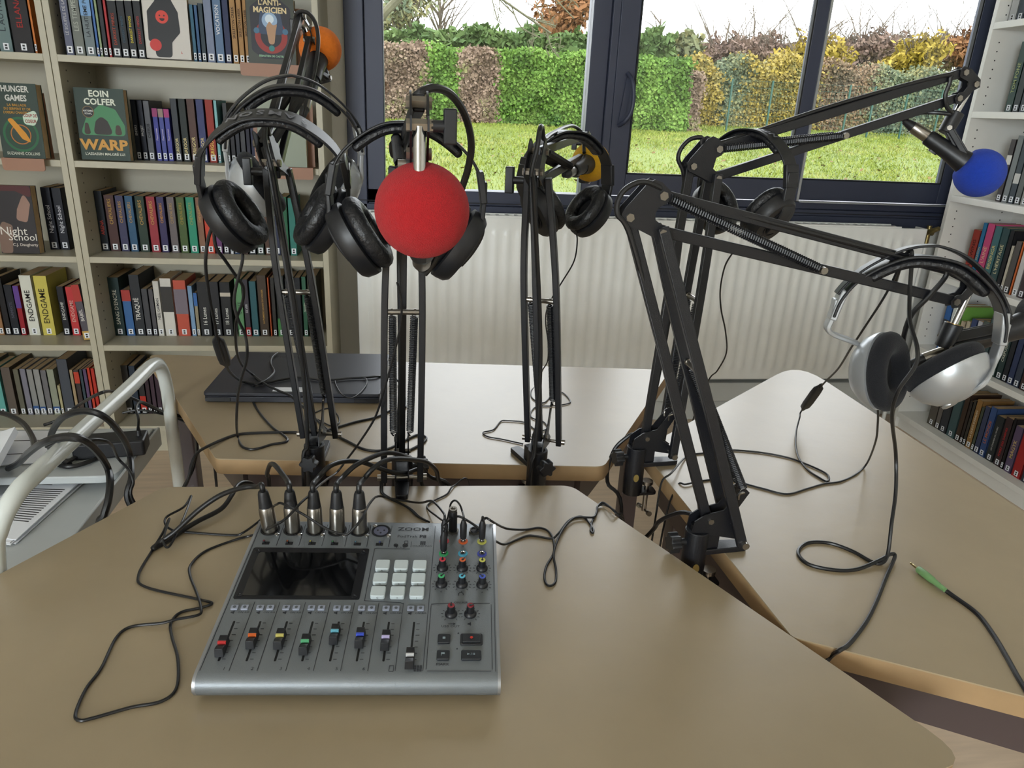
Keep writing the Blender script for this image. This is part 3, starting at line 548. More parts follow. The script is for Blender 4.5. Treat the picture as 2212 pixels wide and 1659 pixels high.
mixp = [(-.375, 1.037), (.249, 1.013), (.528, .452), (-.69, .502)]
backp = [(-.600, 1.672), (-.322, 1.131), (.318, 1.076), (.600, 1.562)]
rightp = [(.947, 1.613), (.404, 1.142), (.434, .641), (.957, .367)]
for nm, pl, r in (('beige trapezoid table in front holding the audio mixer', mixp, [.02, .03, .032, .03]), ('beige trapezoid table at the back holding the closed laptop', backp, [.02, .015, .025, .02]),
                  ('beige trapezoid table on the right by the white bookcase', rightp, [.06, .01, .01, .03])):
    table(nm, pl, r, inset(pl, .085), inset(pl, .055))
# ================================================================= LAPTOP
lap = thing('laptop', 'closed dark grey laptop on the back table', 'laptop', (-.228, 1.495, TZ))
LM = Matrix.Translation((-.228, 1.493, TZ)) @ Matrix.Rotation(-.047, 4, 'Z')
obj('base', MB().prism(rrect(.335, .25, .008), .002, .013, LM).prism(rrect(.31, .22, .005), 0, .002, LM), M_lapt, lap, bevel=.001)
obj('lid', MB().prism(rrect(.337, .253, .008), .0145, .0215, LM), M_lapt, lap, bevel=.0015)
obj('hinge', MB().cyl(LM @ Vector((-.12, .124, .012)), LM @ Vector((.12, .124, .012)), .006), M_black, lap)
obj('port_cover', MB().span((-.165, -.127, .004), (-.118, -.1245, .0115), LM).span((.118, -.127, .004), (.165, -.1245, .0115), LM), M_black, lap)
obj('sticker', MB().prism(rrect(.07, .022, .001, (-.005, -.105)), .0215, .0218, LM), M_paper, lap)
obj('sticker_print', merge(MB().span((.002, -.100, .0218), (.028, -.0985, .0220), LM), MB().span((.002, -.108, .0218), (.028, -.1065, .022), LM)), M_ink, lap)
obj('maker_name', text('Lenovo', .02, LM @ Matrix.Translation((-.065, .095, .02165)), .01), M_black, lap, smooth=False)
# ================================================================= MIXER
mx, my, mya = -.21196, .59610, -.07929
MM = Matrix.Translation((mx, my, TZ)) @ Matrix.Rotation(mya, 4, 'Z')
mix = thing('audio_mixer', 'silver podcast mixer with faders, pads and knobs on the front table', 'mixer', (mx, my, TZ), mya)
SLP = (.058-.034)/.213; zt = lambda y: .034+SLP*(y-.035)
tilt = math.atan(SLP)
def TP(x, y, h=0): return Matrix.Translation((x, y, zt(y)+h)) @ Matrix.Rotation(tilt, 4, 'X')
side = [(.004, .006), (-.004, .010), (-.0075, .017), (-.006, .024), (-.0015, .029), (.005, zt(.005))]
for k in range(1, 8): yy = .005+k*.0335; side.append((yy, zt(yy)))
side += [(.243, zt(.243)-.002), (.246, zt(.243)-.008), (.246, .006)]
def sidepr(x0, x1, sc=0):
    vs = [(x0, y, z) for y, z in side]+[(x1, y, z) for y, z in side]; n = len(side)
    return MB().add(vs, [tuple(range(n)), tuple(range(2*n-1, n-1, -1))]+[(i, n+i, n+(i+1) % n, (i+1) % n) for i in range(n)])
obj('body', sidepr(.002, .295), M_mixer, mix, local=True, angle=50)
for a_ in ((-.001, .002), (.295, .298)): obj('side_trim', sidepr(*a_), M_mixend, mix, local=True, angle=50)
ft = MB()
for x in (.03, .265):
    for y in (.03, .215): ft.cyl((x, y, 0), (x, y, .007), .009)
obj('feet', ft, M_rubber, mix, local=True)
pr = MB()   # printed lines and glyphs
def ln(x0, y0, x1, y1, w_=.0005):
    a = Vector((x0, y0, zt(y0)+.0003)); b_ = Vector((x1, y1, zt(y1)+.0003)); pr.beam(a, b_, w_, .0003, Vector((-(y1-y0), x1-x0, 0)))
xc = [.0178, .0450, .0727, .0996, .1271, .1536, .1801, .2069]
for x in (.0315, .0585, .0862, .1130, .1395, .1660, .1930): ln(x, .0062, x, .099)
ln(.0035, .0065, .0035, .235); ln(.2205, .0062, .2212, .234); ln(.293, .0055, .2943, .232)
for x in (.0318, .0585, .086, .1135, .1400): ln(x, .193, x, .234)
ln(.1665, .193, .1665, .2335); ln(.1935, .193, .1935, .203); ln(.1500, .1895, .1925, .1895); ln(.1500, .1895, .1498, .102); ln(.1498, .102, .190, .0995); ln(.190, .0995, .193, .097)
for a in ((.2235, .008, .2235, .0955), (.2235, .0975, .2465, .0995), (.266, .0995, .2885, .0995), (.2900, .0975, .2895, .008), (.2245, .006, .2885, .006)): ln(*a)
def tx(s_, sz, x, y, h=.0004, bold=.0, sx=1): 
    b_ = text(s_, sz, TP(x, y, h), bold, sx=sx); pr.add(b_.v, b_.f)
for i, x in enumerate(xc):
    if i < 6: tx(str(i+1), .0055, x+.0083, .0085)
    tx('ON AIR', .0034, x+.0062, .0835, sx=1.1)
    pr.prism([(-.0022, -.0008), (-.0008, -.0008), (.0012, -.0022), (.0012, .0022), (-.0008, .0008), (-.0022, .0008)], 0, .0002, TP(x-.0052, .0835, .0003) @ Matrix.Rotation(.0, 4, 'Z'))
    for k in range(7):
        yy = .0205+k*.008; ln(x+.0028, yy, x+.0062 if k != 4 else x+.0068, yy, .0004 if k != 4 else .0007)
pr.span((.1862, .006, 0), (.1868, .0125, 0)) if False else None
for a in ((.1868, .0055, .1912, .0055), (.1868, .0125, .1912, .0125), (.1868, .0055, .1868, .0125), (.1912, .0055, .1912, .0125)): ln(*a)
for i in range(3):
    for j in range(3):
        pr.prism(rrect(.0022, .0022, .0004), 0, .0002, TP(.2125+i*.0028, .0065+j*.0026, .0003))
        pr.prism(rrect(.0018, .0018, .0002), 0, .0002, TP(.2053+i*.0023, .1985+j*.0022, .0003))
tx('ZOOM', .0095, .1942, .2270, bold=.01, sx=1.35); tx('PodTrak', .0068, .1875, .2128, sx=1.05); tx('P8', .0075, .2068, .2130, bold=.035, sx=1.15)
tx('BTA-2', .0036, .1805, .1918, sx=1.1); tx('SOUND PAD', .0036, .2070, .1948, sx=1.15); tx('ON AIR', .0040, .2563, .1000, sx=1.15); tx('USB OUT', .0042, .2460, .0650, sx=1.15); tx('MARK', .0044, .2397, .0142, sx=1.15)
tx('L', .004, .2436, .2165); tx('R', .004, .2705, .2165)
for a in ((.185, .1995, .189, .1995), (.185, .2045, .189, .2045), (.185, .1995, .185, .2045), (.189, .1995, .189, .2045)): ln(*a)
ln(.2432, .0685, .2490, .0685, .0006); pr.prism([(0, 0), (.0024, .0015), (0, .003)], 0, .0002, TP(.2490, .0670, .0003))
pr.prism([(-.0026, -.001), (-.001, -.001), (.0008, -.0026), (.0008, .0026), (-.001, .001), (-.0026, .001)], 0, .0002, TP(.2668, .0685, .0003))
for k in range(10): t0 = -.3+k*(PI+.6)/9; t1 = t0+.36; ln(.2560+.0028*math.cos(t0), .1130+.0028*math.sin(t0), .2560+.0028*math.cos(t1), .1130+.0028*math.sin(t1), .0006)
for j, n_ in ((.2045, '1 2 3'), (.182, '4 5 6')):
    for i, c in enumerate(n_.split()): tx(c, .0036, .2338+i*.0232, j-.0098)
KN = [(.2335, .1558), (.2569, .1558), (.2801, .1556), (.2334, .1284), (.2569, .1282), (.2801, .128), (.2460, .0823), (.2669, .0825)]
for i, (x, y) in enumerate(KN):
    if i < 6: tx(str(i+1), .0038, x, y-.0118)
    for k in range(11):
        t_ = math.radians(-50+k*28); ln(x+.0086*math.cos(t_), y+.0086*math.sin(t_), x+.0108*math.cos(t_), y+.0108*math.sin(t_), .00035)
for (x, y), ch in zip([(.1637+i*.0216, yy) for yy in (.1562, .1341, .1122) for i in range(3)], 'ABCDEFGHI'): pass
pr.cyl((.2545, .0555, zt(.0555)), (.2545, .0555, zt(.0555)+.0006), .0008); pr.cyl((.2537, .0345, zt(.0345)), (.2537, .0345, zt(.0345)+.0006), .0008)
obj('panel_print', pr, M_print, mix, local=True, smooth=False)
# screen
sc_ = obj('display_bezel', MB().prism(rrect(.1375, .086, .003), -.001, .0006, TP(.0752, .1462)), mat('bezel_black', (22, 23, 27), .3), mix, local=True)
obj('display_screen', MB().prism(rrect(.119, .072, .002), .0005, .0009, TP(.0745, .1445)), M_screen, sc_, local=True)
sw_ = MB()
for x, y in ((.0135, .182), (.138, .182), (.0125, .109), (.138, .108)): sw_.lathe([(.003, 0), (.003, .0012), (.0016, .0012), (.0012, .0004)], 16, TP(x, y, .0004))
obj('bezel_screw', sw_, M_black, sc_, local=True)
PADM = M_pad
for j, yy in enumerate((.1562, .1341, .1122)):
    for i in range(3):
        x = .1637+i*.0216
        p_ = obj('sound_pad', MB().prism(rrect(.0162, .0162, .0028), 0, .0055, TP(x, yy)), PADM, mix, local=True, bevel=.0008)
        obj('pad_letter', text('ABCDEFGHI'[j*3+i], .0032, TP(x, yy) @ Matrix.Translation((0, -.00815, .0025)) @ Matrix.Rotation(PI/2, 4, 'X')), M_print, p_, local=True, smooth=False)
for x in xc:
    for dx in (-.0052, .0056):
        b_ = obj('channel_button', MB().prism(rrect(.0078, .0068, .0012), 0, .0018, TP(x+dx, .0902)), mat('clear_button', (150, 156, 172), .25), mix, local=True, bevel=.0004)
        obj('button_lamp', MB().cyl(TP(x+dx, .0902) @ Vector((0, 0, .0018)), TP(x+dx, .0902) @ Vector((0, 0, .0021)), .0017), mat('button_dot', (84, 88, 92), .5), b_, local=True)
slt = MB()
for x in xc: slt.prism(rrect(.0022, .0535, .001), -.0002, .0002, TP(x, .0447))
obj('fader_slot', slt, mat('slot_black', (8, 8, 9), .8), mix, local=True, smooth=False)
fcol = [(200, 60, 60), (214, 104, 50), (205, 195, 110), (98, 180, 130), (110, 180, 200), (70, 90, 200), (190, 180, 220), (205, 205, 205)]
fy = [.0313, .0414, .0410, .0337, .0475, .0428, .0397, .0163]
ncap = ['red', 'orange', 'yellow', 'green', 'light blue', 'blue', 'lilac', 'white']
for i, x in enumerate(xc):
    M_ = TP(x, fy[i])
    pf = [(-.0105, .0022), (.0105, .0022), (.0095, .0120), (.003, .0115), (.0006, .0082), (-.0006, .0082), (-.003, .0106), (-.009, .0120)]
    b_ = MB(); n = len(pf); hw = .0046
    vs = [(-hw*(1-.12*(z > .006)), y, z) for y, z in pf]+[(hw*(1-.12*(z > .006)), y, z) for y, z in pf]
    b_.add(vs, [tuple(range(n-1, -1, -1)), tuple(range(n, 2*n))]+[(k, (k+1) % n, n+(k+1) % n, n+k) for k in range(n)], M_).span((-.001, -.004, -.001), (.001, .004, .003), M_)
    o = obj('fader_cap', b_, M_black, mix, local=True, bevel=.0004); o['label'] = 'black fader cap with %s line' % ncap[i]
    obj('cap_line', MB().span((-.0040, .0004, .0080), (.0040, .0026, .0112), M_), cm(fcol[i], .4), o, local=True)
kc = [(196, 62, 72), (205, 96, 50), (196, 196, 90), (70, 170, 110), (90, 175, 200), (70, 90, 180), (130, 44, 50), (130, 44, 50)]
ka = [90, 50, 90, 50, 52, 130, 90, 20]; kn = ['red', 'orange', 'yellow', 'green', 'light blue', 'blue', 'dark red', 'dark red']
for i, (x, y) in enumerate(KN):
    M_ = TP(x, y)
    o = obj('knob', MB().lathe([(.0068, .0003), (.0068, .0018), (.0060, .0034), (.0044, .0046), (.0040, .0130), (.0036, .0134)], 28, M_), M_black, mix, local=True); o['label'] = 'black knob with %s cap' % kn[i]
    obj('knob_cap', MB().cyl(M_ @ Vector((0, 0, .0132)), M_ @ Vector((0, 0, .0138)), .0037), cm(kc[i], .4), o, local=True)
    a = math.radians(ka[i]); obj('knob_pointer', MB().cyl(M_ @ Vector((0, 0, .0137)), M_ @ Vector((0, 0, .0141)), .0014).beam(M_ @ Vector((0, 0, .0138)), M_ @ Vector((.004*math.cos(a), .004*math.sin(a), .0138)), .0012, .001, Vector((-math.sin(a), math.cos(a), 0))), M_black, o, local=True)
for i, c in enumerate([(196, 70, 80), (205, 96, 50), (190, 190, 90), (60, 160, 100), (80, 165, 195), (70, 80, 170)]):
    x = .2338+(i % 3)*.0232; y = (.2050, .1821)[i//3]
    o = obj('headphone_socket', MB().lathe([(.0034, .0), (.0034, .0022), (.0028, .0022), (.0020, .0004)], 20, TP(x, y)), M_chrome, mix, local=True)
    obj('socket_hole', MB().cyl(TP(x, y) @ Vector((0, 0, .0004)), TP(x, y) @ Vector((0, 0, .0012)), .0017), M_ink, o, local=True)
    obj('socket_ring', MB().lathe([(.0058, .0), (.0058, .0006), (.0034, .0006), (.0034, 0)], 28, TP(x, y)), cm(c, .4), o, local=True)
for i, x in enumerate((.0174, .0452, .0727, .0996, .1272, .1538)):
    M_ = TP(x, .2232)
    o = obj('xlr_socket', MB().lathe([(.0118, 0), (.0118, .0008), (.0102, .0008), (.0102, .0002)], 32, M_), M_black, mix, local=True)
    obj('socket_face', MB().cyl(M_ @ Vector((0, 0, 0)), M_ @ Vector((0, 0, .0005)), .0090), mat('socket_grey', (92, 94, 112), .5), o, local=True)
    pn = MB()
    for dx, dy in ((-.004, .001), (.004, .001), (0, -.004)): pn.cyl(M_ @ Vector((dx, dy, 0)), M_ @ Vector((dx, dy, .0008)), .0012)
    obj('pin_hole', pn, M_ink, o, local=True)
    for dx, dy in ((-.0085, .0095), (.0105, -.0095)): obj('screw', MB().lathe([(.0030, 0), (.0028, .0010), (.0014, .0014), (.0012, .0006)], 14, M_ @ Matrix.Translation((dx, dy, 0))), M_chrome, mix, local=True)
    M_ = TP(x+.001, .1975)
    o = obj('slide_switch', MB().prism(rrect(.0085, .0050, .0004), -.0002, .0004, M_), mat('slot_black', (8, 8, 9)), mix, local=True)
    sx = -.0022 if i < 5 else .0005
    obj('switch_lever', MB().prism(rrect(.0026, .0034, .0004, (sx, .0006)), 0, .0034, M_), M_black, o, local=True)
    obj('lever_tip', MB().prism(rrect(.0016, .0024, .0003, (sx, .0008)), .0034, .0037, M_), cm([(120, 50, 56), (170, 90, 50), (180, 170, 80), (70, 130, 80), (90, 130, 150), (80, 90, 150)][i], .4), o, local=True)
for x, r in ((.1751, .0028), (.1865, .0034)): obj('mini_socket', MB().lathe([(r, 0), (r, .0006), (r*.6, .0006), (r*.5, .0002)], 18, TP(x, .196)), M_black, mix, local=True)
for x in (.2437, .2712):
    M_ = TP(x, .2240)
    hexp = [(.0076*math.cos(PI/3*k+.3), .0076*math.sin(PI/3*k+.3)) for k in range(6)]
    o = obj('speaker_socket', MB().prism(hexp, 0, .0026, M_), M_nickel, mix, local=True); obj('socket_collar', MB().lathe([(.0056, .0026), (.0056, .0040), (.0044, .0040), (.0034, .0030)], 22, M_), M_black, o, local=True)
for nm, x, y, w_, h_ in (('stop_button', .2398, .0465, .0132, .0122), ('mark_button', .2398, .0250, .0132, .0122), ('play_button', .2683, .0250, .0205, .0122)):
    obj(nm, MB().prism(rrect(w_, h_, .0018), 0, .0026, TP(x, y)), mat('button_black', (30, 33, 38), .35), mix, local=True, bevel=.0006)
ro = obj('record_button', MB().prism(rrect(.0235, .0150, .0024), 0, .0022, TP(.2685, .0463)), M_black, mix, local=True, bevel=.0006)
obj('record_key', MB().prism(rrect(.0190, .0110, .0014), .0020, .0034, TP(.2685, .0463)), mat('button_black', (30, 33, 38)), ro, local=True, bevel=.0005)
obj('record_dot', MB().cyl(TP(.2685, .0468) @ Vector((0, 0, .0034)), TP(.2685, .0468) @ Vector((0, 0, .0037)), .0016), cm((180, 50, 36), .4), ro, local=True)
sy = MB(); sy.prism(rrect(.0028, .0028, .0002), .0026, .0028, TP(.2398, .0470)).prism([(-.0022, -.002), (-.0016, -.002), (-.0016, 0), (.0018, 0), (.0010, .001), (.0018, .002), (-.0022, .002)], .0026, .0028, TP(.2398, .0255))
sy.prism([(-.004, -.0012), (-.0012, 0), (-.004, .0012)], .0026, .0028, TP(.2683, .0255)).prism([(-.0006, -.0014), (-.0002, -.0014), (.0008, .0014), (.0004, .0014)], .0026, .0028, TP(.2683, .0255)).prism([(.0016, -.0012), (.0024, -.0012), (.0024, .0012), (.0016, .0012)], .0026, .0028, TP(.2683, .0255)).prism([(.0030, -.0012), (.0038, -.0012), (.0038, .0012), (.0030, .0012)], .0026, .0028, TP(.2683, .0255))
obj('button_symbol', sy, mat('symbol_grey', (130, 145, 152), .5), mix, local=True, smooth=False)
# adaptor standing in the left speaker socket
M_ = MM @ TP(.2437, .2240)
ad = thing('jack_adaptor', 'black jack adaptor standing upright in the mixer speaker socket', 'adaptor', tuple(M_ @ Vector((0, 0, .004))))
obj('barrel', MB().lathe([(.0050, .004), (.0054, .006), (.0052, .030), (.0046, .032)], 24, M_), M_black, ad); obj('ring', MB().lathe([(.0046, .032), (.0050, .0335), (.0050, .036), (.0030, .036), (.0022, .0335)], 24, M_), M_nickel, ad)
# plugs in the mixer -------------------------------------------------
def cable_tube(name, pts, r, parent, sub=7, n=8): return obj(name, MB().tube(spl(pts, sub), r, n), M_cable, parent)
def tb(px, py, z=.0016): return onz(px, py, TZ+z)
TE = .006
def xlr_cable(i, label, top_px, path):
    x = (.0174, .0452, .0727, .0996, .1272)[i]; base = MM @ (TP(x, .2232) @ Vector((0, 0, -.002)))
    d = (Vector((top_px[2], -.0, 1))).normalized()
    d = Vector((d.x+.0, .06, 1)).normalized() if False else Vector((top_px[0], top_px[1], 1)).normalized()
    t = thing('microphone_cable', label, 'cable', tuple(base), group='microphone cables plugged into the mixer')
    A = axisM(base, d)
    obj('connector_shell', MB().lathe([(.0092, 0), (.0095, .004), (.0093, .024), (.0090, .034), (.0080, .036)], 28, A), M_nickel, t)
    obj('strain_boot', MB().lathe([(.0082, .035), (.0080, .038), (.0064, .054), (.0054, .057), (.0042, .058)], 24, A), M_rubber, t)
    p0 = A @ Vector((0, 0, .052)); p1 = A @ Vector((0, 0, .066))
    cable_tube('cable', [p0, p1]+path, .0034, t, n=10)
# ------------------------------------------------------------ cables from the five XLR plugs
xl = 'microphone cable plugged in the mixer, '
xlr_cable(0, xl+'leftmost plug, looping left over the table', (-.09, -.02, 0), [at(556, 1051, .86), at(527, 1053, .87), at(478, 1069, .88), at(429, 1102, .88), tb(380, 1147, .02), tb(348, 1170, .007), tb(331, 1184, .0045), tb(338, 1181, .0036), tb(364, 1167, .0036), tb(397, 1144, .005), tb(429, 1125, .007), tb(478, 1099, .01), at(501, 1069, .98), at(512, 1050, 1.01), at(527, 1042, 1.03), at(545, 1047, 1.055), Vector((-.255, 1.075, .70)), Vector((-.25, 1.08, .55))])
xlr_cable(1, xl+'second from the left, arching behind the table', (-.02, .0, 0), [at(615, 1031, .86), at(597, 1008, .90), at(587, 1002, .95), at(581, 1009, 1.0), at(577, 1026, 1.05), Vector((-.228, 1.07, .72)), Vector((-.235, 1.08, .55))])
xlr_cable(2, xl+'middle plug of the five', (.0, .0, 0), [at(686, 1034, .85), at(711, 1008, .87), at(742, 997, .90), at(780, 998, .93), at(810, 1008, .95), at(846, 1020, .97), at(876, 1022, 1.0), at(900, 1014, 1.03), at(909, 1016, 1.055), at(911, 1044, 1.06), Vector((.03, 1.065, .66)), Vector((.03, 1.07, .5))])
xlr_cable(3, xl+'fourth from the left, arching high to the right', (.02, .0, 0), [at(737, 1034, .85), at(767, 1006, .87), at(805, 987, .90), at(830, 979, .93), at(856, 980, .96), at(881, 988, 1.0), at(906, 1003, 1.03), at(927, 1029, 1.055), Vector((.065, 1.06, .70)), Vector((.075, 1.07, .5))])
xlr_cable(4, xl+'rightmost plug of the five', (.02, .0, 0), [at(785, 1036, .86), at(805, 1013, .87), at(830, 996, .89), at(856, 991, .91), at(894, 993, .95), at(921, 998, .99), at(942, 1016, 1.03), at(954, 1046, 1.055), Vector((.095, 1.065, .68)), Vector((.1, 1.07, .5))])
def jack(parent, sock, lean=(0, 0)):
    x = .2338+(sock % 3)*.0232; y = (.2050, .1821)[sock//3]; b = MM @ (TP(x, y) @ Vector((0, 0, .0015))); A = axisM(b, (lean[0], lean[1], 1))
    obj('plug_tip', MB().lathe([(.0017, 0), (.0017, .005)], 12, A), M_chrome, parent)
    obj('plug_body', MB().lathe([(.0034, .003), (.0042, .006), (.0044, .022), (.0030, .027), (.0022, .030)], 20, A), M_rubber, parent)
    return [A @ Vector((0, 0, .027)), A @ Vector((0, 0, .034))]
def thin(name, label, sock, path, r=.0016, lean=(0, 0)):
    t = thing(name, label, 'cable', tuple(MM @ Vector((.2338, .2, .06))))
    cable_tube('cable', jack(t, sock, lean)+path, r, t); return t
Z = lambda px, py, z=.0018: onz(px, py, TZ+z)
t = thin('headphone_cable', 'thin black cable looping widely over the table left of the mixer', 0, [at(958, 1108, .80), at(944, 1091, .83), at(930, 1082, .86), Z(905, 1086, .02), Z(856, 1079, .01), Z(818, 1072, .02), at(799, 1087, .84), at(781, 1121, .785), at(757, 1149, .775), at(743, 1154, .775), at(707, 1143, .775), at(653, 1110, .785), at(610, 1088, .80), at(598, 1090, .83), Z(590, 1095, .03), Z(565, 1121, .012), Z(526, 1150, .006), Z(499, 1156), Z(400, 1149), Z(372, 1145, .004), Z(357, 1132, .006), Z(361, 1116, .008),
    Z(397, 1095, .010), Z(413, 1071, .012), Z(406, 1095, .016), Z(390, 1134, .016), Z(365, 1181, .012), Z(353, 1166, .010), Z(366, 1120, .012), Z(352, 1150, .008), Z(328, 1190), Z(299, 1242), Z(315, 1268), Z(426, 1294), Z(458, 1303), Z(432, 1313), Z(390, 1323), Z(369, 1346), Z(371, 1375), Z(384, 1424), Z(381, 1486), Z(348, 1515), Z(283, 1528), Z(201, 1551), Z(172, 1556), Z(163, 1541), Z(185, 1489), Z(218, 1444), Z(250, 1379), Z(283, 1354), Z(348, 1346, .004), Z(380, 1338, .006), Z(429, 1328, .004), Z(434, 1313, .005), Z(426, 1284, .004),
    Z(410, 1242), Z(413, 1219), Z(445, 1190), Z(511, 1165), Z(553, 1154, .012), at(592, 1136, .765), at(620, 1118, .77), at(650, 1086, .79), at(668, 1070, .83), at(684, 1053, .87), at(705, 1036, .95), at(727, 1021, 1.02), at(749, 993, 1.02), at(775, 958, 1.0), at(810, 902, .98), at(830, 841, .97), at(851, 765, .965), at(866, 696, .96), at(866, 646, .955), at(858, 610, .95)])
thin('headphone_cable', 'thin black cable arching right from the green-ringed mixer socket', 3, [at(960, 1136, .775), at(969, 1124, .785), at(985, 1116, .80), at(998, 1118, .80), at(1026, 1135, .80), at(1055, 1158, .80), Z(1076, 1172, .02), Z(1088, 1176, .01), Z(1100, 1173), Z(1136, 1158), Z(1158, 1158), Z(1192, 1163), Z(1206, 1152, .005), Z(1226, 1127), Z(1245, 1117), Z(1262, 1118), Z(1280, 1140), Z(1281, 1151), Z(1276, 1146), Z(1279, 1127), Z(1289, 1107), Z(1292, 1093, .003), Z(1310, 1092, .003), Z(1335, 1112, .002), Vector((.318, .93, .70)), Vector((.33, .94, .5))])
thin('headphone_cable', 'thin black cable with a hanging loop right of the mixer', 2, [at(1045, 1122, .82), at(1051, 1119, .82), at(1064, 1127, .82), Z(1084, 1138, .02), Z(1102, 1143, .008), Z(1136, 1144), Z(1164, 1140), Z(1184, 1147), Z(1195, 1166), Z(1196, 1194), Z(1181, 1222), Z(1176, 1245), Z(1180, 1261), Z(1190, 1265), Z(1200, 1256), Z(1201, 1231), Z(1196, 1197, .005), Z(1206, 1163, .006), Z(1220, 1138, .004), Z(1237, 1121, .004), Z(1254, 1117, .004), Z(1282, 1117, .004), Z(1289, 1106, .005), Z(1291, 1094, .006), Z(1304, 1086, .006), Z(1330, 1108, .006), Vector((.322, .95, .70)), Vector((.33, .96, .5))])
thin('headphone_cable', 'thin black cable looping up from the orange-ringed mixer socket', 1, [at(999, 1106, .815), at(993, 1090, .82), at(983, 1081, .825), at(974, 1088, .83), at(970, 1106, .835), at(962, 1126, .85), Z(939, 1112, .012), Z(923, 1098), Z(928, 1087), Z(945, 1078), Z(966, 1067), Z(981, 1049), Vector((.09, 1.05, .72)), Vector((.09, 1.07, .5))], r=.0013)
cb = thing('power_cable', 'thin twin-wire cable running behind the mixer from the middle clamp', 'cable', (0, .9, TZ))
cable_tube('cable', [Vector((-.05, 1.06, .60)), Vector((-.05, 1.048, .74)), Z(822, 1060), Z(834, 1073), Z(878, 1095), Z(900, 1114), Z(922, 1126)], .0013, cb); cable_tube('cable', [Vector((-.046, 1.06, .60)), Vector((-.046, 1.05, .742)), Z(826, 1060), Z(840, 1074), Z(884, 1097), Z(906, 1116), Z(928, 1128)], .0013, cb)
